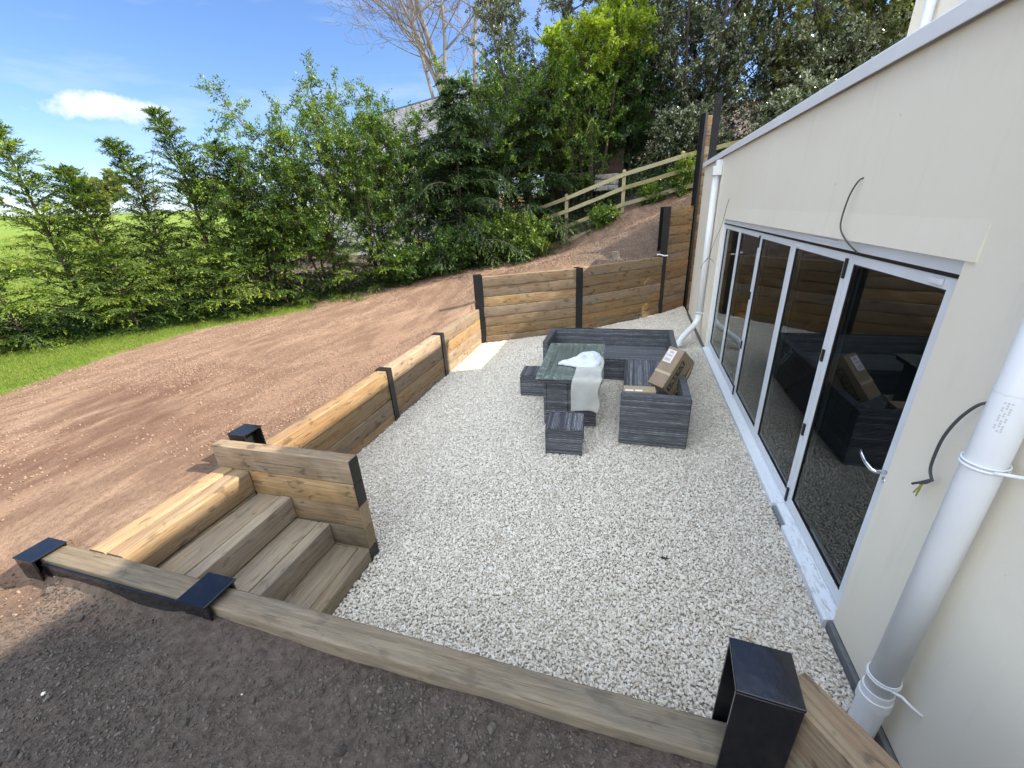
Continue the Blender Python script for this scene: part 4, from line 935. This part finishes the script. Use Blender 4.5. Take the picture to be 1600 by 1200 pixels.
for k in (1.0, 3.2, 5.6):
    w_ = quadobj('window', wl0 + rd * k + nn * .02 + Vector((0, 0, 1.9)), rd, Vector((0, 0, 1)), 1.1, 1.1, M_alu, nb, th=.06)
    q = quadobj('pane', Vector((.06, .06, .004)), Vector((1, 0, 0)), Vector((0, 1, 0)), .98, .98, M_darkglass, w_, th=.003); q.matrix_parent_inverse = Matrix()
# dark shed
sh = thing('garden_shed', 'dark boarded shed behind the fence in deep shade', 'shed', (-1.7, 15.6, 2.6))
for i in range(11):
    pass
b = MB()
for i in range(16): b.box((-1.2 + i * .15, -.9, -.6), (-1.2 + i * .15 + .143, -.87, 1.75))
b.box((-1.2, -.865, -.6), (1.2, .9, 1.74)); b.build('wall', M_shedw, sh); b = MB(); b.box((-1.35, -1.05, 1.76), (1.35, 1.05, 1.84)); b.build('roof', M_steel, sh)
blk = thing('stone_steps', 'pale stone blocks beside the dark shed, behind the fence', 'steps', (-.95, 13.9, 2.9))
for k in range(3):
    b = MB(); b.box((-.35, -.2 + .15 * k, .16 * k), (.35, .2 + .15 * k, .16 * k + .14)); b.build('block', M_oakgrey if 0 else simple('stone', (.3, .28, .25), .9, var=.3), blk, bevel=.02)
ty = thing('garden_toy', 'small red and turquoise object half hidden behind the hedge', 'toy', (-6.95, 12.9, 1.35))
b = MB(); b.box((-.28, -.15, .0), (.12, .15, .20)); b.build('base', simple('turquoise', (.03, .42, .38), .4), ty, bevel=.05); b = MB(); b.box((-.15, -.14, .201), (.3, .14, .42)); b.build('top', simple('red', (.45, .03, .04), .4), ty, bevel=.06)

# ------------------------------------------------------------------ vegetation
def norm(a): return a / (np.linalg.norm(a, axis=-1, keepdims=True) + 1e-9)
def leaf_mesh(name, C, A, Nn, L, Wd, v, mat, parent=None, fold=.0):
    A = norm(A); S = norm(np.cross(A, Nn)); L = L[:, None]; Wd = Wd[:, None]
    N2 = np.cross(S, A)
    V = np.stack([C, C + A * L * .45 + S * Wd * .5 + N2 * L * fold, C + A * L, C + A * L * .45 - S * Wd * .5 + N2 * L * fold], 1).reshape(-1, 3)
    n = len(C); F = np.arange(4 * n).reshape(-1, 4)
    return npmesh(name, V, F, mat, parent, {'v': np.repeat(np.clip(v, 0, 1), 4)})
def conifer(label, base, h, lean=(0, 0), spread=.8, nbr=60, mat=None, seed=0, tipcurl=.3, droop=.25, bright=.0, name='conifer_tree', group=None, low=.02, flat=0.0, dens=1.0, power=.75):
    r = np.random.default_rng(seed); root = thing(name, label, 'tree', base, 0, group)
    tp = []; bendaz = math.pi + r.uniform(-.5, .5)
    for i in range(14):
        t = i / 13; c = tipcurl * max(0, t - .8) ** 1.5 * 5
        tp.append(Vector((lean[0] * t + math.cos(bendaz) * c * .5 + .03 * math.sin(t * 9 + seed), lean[1] * t + math.sin(bendaz) * c * .5, h * t - c * .3)))
    tb_ = MB(); tb_.tube(tp, [max(.006, .055 * (1 - i / 13) ** .8 * h / 4) for i in range(14)], 7)
    C, A, Nn, L, Wd, vv = [], [], [], [], [], []
    for k in range(nbr):
        t = low + (1 - low) * ((k + r.uniform(0, .8)) / nbr) ** .9; t = min(t, .985)
        i = int(t * 13); p0 = tp[i].lerp(tp[min(i + 1, 13)], t * 13 - i)
        az = k * 2.4 + r.uniform(-.5, .5); ln = spread * ((1 - t) ** power) * r.uniform(.4, 1.25) + .13
        up = (.42 + .75 * t) * (1 - flat) + r.uniform(-.25, .3); d = Vector((math.cos(az), math.sin(az), up)).normalized()
        pts = [p0]; dd = d.copy(); ns = 8
        for j in range(ns): pts.append(pts[-1] + dd * ln / ns); dd = (dd + Vector((0, 0, -droop * .16 * (j + 1) / ns * 3))).normalized()
        tb_.tube(pts, [max(.003, .012 * ln * (1 - j / (ns + 1))) for j in range(ns + 1)], 4, caps=False)
        vb = r.uniform(.05, .55)
        for j in range(1, ns + 1):
            s = j / ns; side = Vector((-dd.y, dd.x, 0)).normalized() if abs(dd.z) < .98 else Vector((1, 0, 0))
            for m_ in range(int(3 * dens + .5)):
                sg = 1 if m_ % 2 else -1; tl = (ln * .42 * (1.05 - s * .75) + .07) * r.uniform(.6, 1.2)
                q = pts[j - 1].lerp(pts[j], r.uniform(0, 1)); fd = (pts[j] - pts[j - 1]).normalized()
                td = (fd * r.uniform(.6, 1.2) + side * sg * r.uniform(.4, 1.1) + Vector((0, 0, r.uniform(-.25, .2)))).normalized()
                nl = max(4, int(tl / .02)); us = (np.arange(nl) + r.uniform(0, 1, nl)) / nl
                ctr = np.array(q)[None] + np.array(td)[None] * (us * tl)[:, None]; ctr[:, 2] -= (us ** 2) * tl * .35 * (droop * 1.6)
                ca = np.array(td)[None] + r.normal(0, .38, (nl, 3)); ca[:, 2] -= .15
                C.append(ctr); A.append(ca); nn_ = r.normal(0, .35, (nl, 3)); nn_[:, 2] += 1; Nn.append(nn_)
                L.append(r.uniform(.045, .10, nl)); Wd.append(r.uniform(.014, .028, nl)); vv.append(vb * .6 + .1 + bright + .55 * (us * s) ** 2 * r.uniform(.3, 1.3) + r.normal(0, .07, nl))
    tb_.build('trunk', M_bark, root, smooth=True)
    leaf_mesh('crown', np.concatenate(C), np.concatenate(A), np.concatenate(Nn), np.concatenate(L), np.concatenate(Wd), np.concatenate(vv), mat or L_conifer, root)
    return root
def grow(base, h, spread, stems, r, nb_=12, nsub=6, ntw=5, lean=(0, 0), stemr=.03, start=.2, zsq=1.0):
    tubes, tw = [], []
    for s in range(stems):
        az = 2 * math.pi * s / stems + r.uniform(-.6, .6); hh = h * r.uniform(.78, 1.0); sp = spread * r.uniform(.25, .6) * (0 if stems == 1 else 1)
        P = []; n = 10
        for i in range(n + 1):
            t = i / n; P.append(Vector((math.cos(az) * sp * t ** .8 + lean[0] * t + .05 * math.sin(t * 7 + s * 2), math.sin(az) * sp * t ** .8 + lean[1] * t + .05 * math.cos(t * 6 + s), hh * t)))
        tubes.append((P, [max(.006, stemr * (1 - i / n) ** .8) for i in range(n + 1)], 7))
        for k in range(nb_):
            t = start + (.98 - start) * (k + r.uniform(0, 1)) / nb_; i = min(int(t * n), n - 1); p0 = P[i].lerp(P[i + 1], t * n - i)
            a2 = k * 2.4 + s + r.uniform(-.5, .5); ln = spread * (.75 - .5 * t) * r.uniform(.6, 1.15) + .15
            d = Vector((math.cos(a2), math.sin(a2), r.uniform(.35, 1.1) * zsq)).normalized(); Q = [p0]
            for j in range(5): Q.append(Q[-1] + d * ln / 5); d = (d + Vector((r.normal(0, .13), r.normal(0, .13), r.normal(.02, .12)))).normalized()
            tubes.append((Q, [max(.003, stemr * .4 * (1 - j / 6)) for j in range(6)], 4))
            for m_ in range(nsub):
                t2 = (m_ + .6) / nsub; j = min(int(t2 * 5), 4); q0 = Q[j].lerp(Q[j + 1], t2 * 5 - j)
                d2 = (d * .6 + Vector(r.normal(0, .75, 3)) + Vector((0, 0, .15))).normalized(); l2 = ln * .38 * r.uniform(.6, 1.2) + .08
                tubes.append(([q0, q0 + d2 * l2 * .5, q0 + d2 * l2 + Vector((0, 0, -.02))], [.004, .003, .002], 3))
                for w in range(ntw):
                    q1 = q0 + d2 * l2 * (w + 1) / ntw; d3 = (d2 + Vector(r.normal(0, .6, 3))).normalized(); tw.append((q1, d3, r.uniform(.1, .24)))
    return tubes, tw
def broadleaf(label, base, h, spread, stems=4, mat=None, seed=0, per=14, ls=.055, lw_=.5, nb_=12, nsub=6, ntw=5, name='broadleaf_tree', lean=(0, 0), stemr=.03, bark=None, start=.2, bright=0, group=None, cat='tree', zsq=1.0, droop=.2, clump=.5):
    r = np.random.default_rng(seed); root = thing(name, label, cat, base, 0, group)
    tubes, tw = grow(base, h, spread, stems, r, nb_, nsub, ntw, lean, stemr, start, zsq)
    b = MB()
    for P, R, n in tubes: b.tube(P, R, n, caps=False)
    b.build('trunk', bark or M_bark, root, smooth=True)
    q = np.array([list(t[0]) for t in tw]); d = np.array([list(t[1]) for t in tw]); l = np.array([t[2] for t in tw]); n = len(tw)
    us = r.uniform(0, 1, (n, per)); C = q[:, None] + d[:, None] * (us * l[:, None])[..., None] + r.normal(0, .022, (n, per, 3))
    A = d[:, None] * .5 + r.normal(0, .75, (n, per, 3)); A[..., 2] -= droop
    Nn = r.normal(0, .6, (n, per, 3)); Nn[..., 2] += 1
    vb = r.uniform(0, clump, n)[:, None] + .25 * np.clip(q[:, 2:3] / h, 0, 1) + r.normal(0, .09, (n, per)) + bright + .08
    m = n * per
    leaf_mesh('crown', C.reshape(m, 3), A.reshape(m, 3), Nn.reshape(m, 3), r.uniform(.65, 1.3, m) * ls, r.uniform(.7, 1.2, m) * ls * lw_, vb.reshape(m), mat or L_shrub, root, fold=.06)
    return root
def at(x, y, dz=0): return (x, y, float(ground_z(np.array([x]), np.array([y]), False)[0]) + dz)
GC = 'conifers in the boundary hedge'
hed = [(-14.6, 1.2, 3.6, (-.3, 0)), (-13.4, 2.3, 3.2, (-.4, .1)), (-12.3, 3.6, 3.2, (-.3, 0)), (-11.4, 4.3, 3.6, (-.55, .2)), (-10.5, 5.5, 3.95, (-.6, .2)), (-10.0, 6.0, 3.2, (-.5, .1)),
       (-9.5, 6.75, 3.7, (-.45, .1)), (-8.95, 7.3, 4.2, (-.45, .2)), (-8.5, 7.95, 3.6, (-.2, .1))]
labs = ['bushy conifer at the far left end of the hedge, cut by the picture edge', 'low conifer second from the left picture edge in the hedge', 'yellowish conifer at the left side of the picture below the skyline', 'bent conifer just left of the one with the nodding tip',
        'conifer with nodding wispy tip rising above the field on the left', 'thin conifer with a long arching leader right of the nodding one', 'slender conifer beneath the right end of the white cloud', 'tallest pointed conifer right of the white cloud', 'dark conifer pressed against the leafy shrubs right of the tallest conifer']
for i, (x, y, h, ln) in enumerate(hed):
    conifer(labs[i], at(x, y, -.05), h, ln, spread=1.02 + .12 * (i % 3), nbr=78, seed=20 + i, tipcurl=1.0 if i in (3, 4, 5, 6) else .6, bright=.34 if i in (1, 2, 3, 4) else .18, group=GC, droop=.4, dens=1.0)
# front row of low bushy conifer growth
for i, (x, y, h) in enumerate(((-13.2, 1.0, 1.5), (-12.0, 2.4, 1.7), (-10.7, 4.5, 1.6), (-9.7, 5.75, 1.7), (-8.7, 6.9, 1.5), (-7.9, 7.9, 1.7), (-7.0, 8.75, 1.4), (-6.2, 9.5, 1.3))):
    conifer(['low bushy conifer at the left edge of the lawn', 'low bushy conifer where the lawn meets the hedge at left', 'low conifer bush behind the widest part of the lawn', 'low conifer bush behind the middle of the lawn strip', 'low conifer bush with bright tips where the lawn narrows', 'low conifer bush at the end of the lawn strip', 'low conifer bush above the bare soil, right of the lawn end', 'yellow tipped low conifer bush in front of the leafy shrubs'][i],
            at(x, y, -.05), h, (0, 0), spread=1.1, nbr=34, seed=60 + i, bright=.22, droop=.4, name='conifer_bush', group='low conifer bushes along the hedge', flat=.5, power=.5)
broadleaf('tall airy shrub just right of the pointed conifers', at(-8.3, 8.2), 3.2, 1.6, 5, L_shrub, 101, per=18, ls=.055, nb_=13)
broadleaf('leafy green small tree with fresh top growth left of the slate roof', at(-7.5, 9.0), 4.25, 1.9, 5, L_shrub, 102, per=21, ls=.055, nb_=15, bright=.12)
broadleaf('green small tree with an upright spiky top left of the slate roof', at(-6.5, 9.9), 4.5, 1.8, 5, L_shrub, 103, per=21, ls=.055, nb_=15, bright=.05)
broadleaf('small tree with thin foliage directly below the slate roof end', at(-5.9, 10.6), 4.0, 1.6, 4, L_shrub, 104, per=13, ls=.065, nb_=12)
conifer('broad dark conifer with layered drooping branches in front of the slate roof', at(-4.7, 11.2), 4.45, (.1, .3), spread=2.1, nbr=95, mat=L_dark, seed=105, droop=.5, flat=.85, dens=1.5, bright=.05, power=.55)
conifer('second dark layered conifer left of the wooden fence', at(-3.1, 12.6), 3.9, (.2, .2), spread=1.8, nbr=80, mat=L_dark, seed=106, droop=.5, flat=.8, dens=1.4, bright=.1, power=.5)
broadleaf('bright leafed tree reaching over the wooden fence', at(-2.2, 13.9), 4.2, 2.3, 4, L_shrub, 107, per=22, ls=.075, nb_=14, bright=.15)
broadleaf('shaded leafy tree behind the middle of the wooden fence', at(-.6, 15.2), 3.9, 2.4, 4, L_shrub, 108, per=20, ls=.08, nb_=14, bright=-.15)
broadleaf('green leafy tree in front of the right half of the slate roof', at(-4.0, 12.9), 4.9, 2.2, 5, L_shrub, 111, per=22, ls=.065, nb_=15, bright=.05)
broadleaf('leafy tree in front of the pale wall under the slate roof', at(-5.3, 12.6), 3.3, 1.7, 4, L_shrub, 112, per=15, ls=.075, nb_=13, bright=-.1)
broadleaf('dense evergreen shading the corner of the sleeper wall behind the house', at(3.4, 12.0), 1.5, 1.1, 6, L_holly, 113, per=17, ls=.1, nb_=16, start=.1)
broadleaf('evergreen rising behind the roof slab next to the tall black post', at(7.4, 14.4), 2.6, 2.0, 6, L_olive, 114, per=17, ls=.1, nb_=16, start=.1)
broadleaf('lime green tree top glowing in the sun above the fence', at(-1.45, 14.2), 5.3, 1.9, 4, L_lime, 109, per=20, ls=.11, nb_=11, start=.72, stemr=.06)
broadleaf('dark small leafed tree with an upright trunk left of the lime green one', at(-3.4, 15.0), 7.4, 2.5, 3, L_holly, 110, per=22, ls=.07, nb_=20, start=.35, stemr=.09)
GH = 'glossy evergreens behind the house'
for i, (x, y, h, s, m_) in enumerate(((-.5, 17.0, 6.5, 2.9, L_holly), (1.6, 15.8, 6.8, 3.2, L_holly), (4.2, 16.5, 8.0, 3.4, L_olive), (7.2, 18.5, 9.0, 3.4, L_olive), (4.6, 15.6, 2.6, 2.3, L_holly), (10.5, 20.5, 10.0, 3.8, L_olive), (1.3, 14.2, 1.3, 1.2, L_holly), (7.6, 16.6, 4.4, 2.8, L_shrub))):
    broadleaf(['glossy evergreen left of the tall black post with silvery leaves', 'big glossy evergreen directly above the fence end, silvery leaves', 'big olive green evergreen above the tall black post', 'olive green tree above the sloping coping', 'glossy evergreen right of the tall black post, low', 'twiggy olive tree beside the upper corner of the house', 'dark glossy bush right behind the fence end', 'green leafy tree above the middle of the coping'][i],
              at(x, y), h, s, 6, m_, 120 + i, per=25, ls=.082 if m_ is L_holly else .08, lw_=.48, nb_=17, nsub=7, ntw=5, name='evergreen_tree', stemr=.07, start=.1, group=GH, clump=.7)
# bushes at the foot of the hedge and by the fence
for i, (x, y, h, s, m_, br) in enumerate(((-2.95, 11.6, 1.0, .85, L_shrub, .15), (-3.6, 11.3, 1.0, .9, L_shrub, .0), (-4.6, 10.55, .9, .9, L_shrub, -.1), (-5.6, 9.75, .75, .8, L_shrub, -.1), (-.85, 12.33, .25, .22, L_shrub, .1), (.35, 12.7, .2, .15, L_shrub, .1), (1.08, 12.64, .75, .12, L_shrub, .2))):
    broadleaf(['bright leafy bush at the left end of the wooden fence', 'green bush left of the bright bush by the fence', 'low green bush where the soil slope meets the hedge', 'low dark bush below the leafy trees', 'small climber on the middle fence post', 'small plant in the wire mesh near the right fence post', 'climber with pale leaves on the right fence post'][i],
              at(x, y, -.05), h, s, 6, m_, 140 + i, per=12, ls=.07, nb_=7 if s > .6 else 4, nsub=5, ntw=4, name='bush', cat='bush', stemr=.012, start=.02, bright=br)
broadleaf('yellow green tree standing in the field at the far left', at(-27, 9.0), 4.6, 3.2, 5, L_far, 150, per=13, ls=.22, lw_=.7, nb_=13, nsub=6, ntw=4, stemr=.12, name='field_tree')
broadleaf('orange tinged field tree at the left picture edge', at(-31, 4.5), 4.6, 3.2, 5, L_far, 151, per=12, ls=.25, lw_=.7, nb_=12, nsub=6, ntw=4, stemr=.12, name='field_tree', bright=.2)
for i, (x, y) in enumerate(((-92, 40), (-84, 52), (-78, 66), (-96, 26))):
    broadleaf(['distant dark tree on the crest of the field, rightmost', 'distant tree on the field crest, second from right', 'distant tree on the field crest, third from right', 'distant tree on the field crest, leftmost'][i], at(x, y), 4.5, 5.5, 5, L_olive, 155 + i, per=7, ls=.8, lw_=.8, nb_=8, nsub=5, ntw=4, stemr=.2, name='field_tree', group='distant trees on the field crest')

# bare trees behind the slate roof
def p2w(px, py, Y):
    v = M.to_3x3() @ Vector(((px - 800) / 639, -(py - 600) / 639, -1)); return Vector((0, 0, CAMZ)) + v * (Y / v.y)
def bare(label, trunks, seed, Y, groundz, rad):
    r = np.random.default_rng(seed); base = trunks[0][0][0].copy(); root = thing('bare_tree', label, 'tree', (base.x, base.y, groundz), 0)
    off = Vector((base.x, base.y, groundz)); b = MB(); tb2 = MB()
    def branch(p, d, ln, rr, depth):
        n = 7; Q = [p]; dd = d.copy()
        for j in range(n): Q.append(Q[-1] + dd * ln / n); dd = (dd + Vector((r.normal(0, .10), r.normal(0, .10), .10 + r.normal(0, .07)))).normalized()
        (tb2 if depth < 2 else b).tube([q - off for q in Q], [max(.006, rr * (1 - .8 * j / n)) for j in range(n + 1)], 4 if depth < 3 else 6, caps=False)
        if depth == 0: return
        nc = {3: 6, 2: 6, 1: 4}[depth]
        for k in range(nc):
            t = .22 + .76 * (k + r.uniform(0, 1)) / nc; j = min(int(t * n), n - 1); q = Q[j].lerp(Q[j + 1], t * n - j); dl = (Q[j + 1] - Q[j]).normalized()
            s = Vector(r.normal(0, 1, 3)); s = (s - dl * s.dot(dl)).normalized(); nd = (dl * .75 + s * .75).normalized()
            branch(q, nd, ln * .48 * r.uniform(.6, 1.15), rr * .42, depth - 1)
    for T, rr in trunks:
        n = len(T); pts = []
        for i in range(n - 1):
            for k in range(5): pts.append(T[i].lerp(T[i + 1], k / 5))
        pts.append(T[-1]); m_ = len(pts)
        b.tube([p - off for p in pts], [rr * (1 - .6 * i / m_) for i in range(m_)], 9)
        for k in range(11):
            t = .30 + .68 * (k + r.uniform(0, 1)) / 11; i = min(int(t * (m_ - 1)), m_ - 2); p = pts[i]; dl = (pts[i + 1] - pts[i]).normalized()
            az = r.uniform(0, 6.28); s = Vector((math.cos(az), math.sin(az) * .8, .25)); s = (s + Vector((-.35, 0, 0))).normalized()
            branch(p, (dl * .35 + s).normalized(), 5.6 * r.uniform(.6, 1.15) * (1.15 - .5 * t), rr * .30, 3 if k % 2 else 2)
    b.build('trunk', M_barkpale, root, smooth=True); tb2.build('twigs', M_twig, root)
Yb = 23.0; g0 = 2.2
def T(pts, dy=0): return [Vector((p2w(*pts[0], Yb).x, Yb, g0))] + [p2w(a, c, Yb + dy * i) for i, (a, c) in enumerate(pts)]
tr = [(T([(692, 155), (680, 92), (655, 20), (640, -60), (630, -140)]), .18), (T([(690, 150), (655, 60), (625, 0), (590, -80)], -.3), .11), (T([(694, 150), (695, 60), (690, 0), (688, -100)], .3), .12), (T([(676, 150), (660, 90), (650, 60), (640, -10), (620, -80)], .5), .10)]
class _t: pass
bare('bare pale branched tree rising behind the left end of the slate roof', [([q for q in a], r_) for a, r_ in tr], 5, Yb, g0, .2)
tr2 = [(T([(742, 120), (741, 50), (748, -10), (752, -90)]), .12)]
bare('thinner bare tree right of the bigger bare tree behind the roof', tr2, 9, Yb, g0, .1)
# thin leafless sapling in the hedge
root_s = broadleaf('thin sapling with sparse dark twigs between the conifers on the left', at(-9.75, 6.55), 3.2, 1.1, 3, L_dark, 170, per=2, ls=.04, nb_=9, nsub=6, ntw=3, name='sapling', stemr=.012)

# ------------------------------------------------------------------ uncountable ground plants
def clump_cover(name, label, cat, pts, per, ls, mat, seed, height=.3, lw_=.5, upright=.3, bright=0.):
    r = np.random.default_rng(seed); n = len(pts); base = np.stack([pts[:, 0], pts[:, 1], ground_z(pts[:, 0], pts[:, 1], False)], 1)
    C = base[:, None] + r.normal(0, 1, (n, per, 3)) * np.array([.09, .09, 0]) ; C[..., 2] += r.uniform(0, 1, (n, per)) ** .8 * (height * r.uniform(.35, 1.1, n))[:, None]
    A = r.normal(0, 1, (n, per, 3)); A[..., 2] += upright; Nn = r.normal(0, .5, (n, per, 3)); Nn[..., 2] += .8
    m = n * per; v = (r.uniform(0, .5, n)[:, None] + r.normal(0, .1, (n, per)) + bright).reshape(m)
    o = leaf_mesh(name, C.reshape(m, 3), A.reshape(m, 3), Nn.reshape(m, 3), r.uniform(.6, 1.3, m) * ls, r.uniform(.7, 1.2, m) * ls * lw_, v, mat, None, .05); return tag(o, label, cat, kind='stuff')
HLn = np.array([(-16, -1), (-10.9, 4.1), (-9.75, 5.55), (-8.35, 7.25), (-6.85, 8.85), (-5.5, 9.85), (-4.2, 10.85), (-2.9, 11.75)], float)
def along(n, r, w0, w1):
    seg = r.integers(0, len(HLn) - 1, n); wts = np.linalg.norm(np.diff(HLn, axis=0), axis=1); seg = r.choice(len(wts), n, p=wts / wts.sum()); t = r.uniform(0, 1, n)
    a = HLn[seg]; c = HLn[seg + 1]; d = norm(c - a); nn_ = np.stack([-d[:, 1], d[:, 0]], 1); return a + (c - a) * t[:, None] + nn_ * r.uniform(w0, w1, n)[:, None]
r = np.random.default_rng(3)
clump_cover('undergrowth', 'low ivy and bramble under the hedge', 'undergrowth', along(1700, r, -.05, 1.6), 22, .06, L_shrub, 31, .55, .6, .2, -.05)
clump_cover('undergrowth', 'fringe of weeds where the hedge meets the soil', 'undergrowth', along(500, r, -.22, .15), 12, .045, L_shrub, 32, .16, .5, .5, .05)
n = 2600; gx = r.uniform(-4.5, 10, n); gy = r.uniform(12.9, 22, n); gp = np.stack([gx, gy], 1)
clump_cover('undergrowth', 'dark ivy and brambles covering the ground behind the wooden fence', 'undergrowth', gp, 24, .09, L_shrub, 35, .8, .6, .2, -.1)
n = 60000; gx = r.uniform(-14, -6.8, n); gy = r.uniform(-1.5, 8.3, n); k = inpoly(gx + r.normal(0, .12, n), gy + r.normal(0, .12, n), lawn_edge) & (gx > -14); gp = np.stack([gx[k], gy[k]], 1)
clump_cover('lawn_grass', 'mown grass blades on the narrow lawn strip', 'grass', gp, 3, .045, L_grass, 33, .012, .16, 2.2, .1)
n = 14000; gx = r.uniform(-45, -10.5, n); gy = r.uniform(-2, 30, n); k = inpoly(gx, gy, lawn_edge); gp = np.stack([gx[k], gy[k]], 1)
clump_cover('field_grass', 'bright meadow grass in the field beyond the hedge', 'grass', gp, 8, .14, L_grass, 34, .04, .12, 2.2, .15)
bpy.context.view_layer.update()
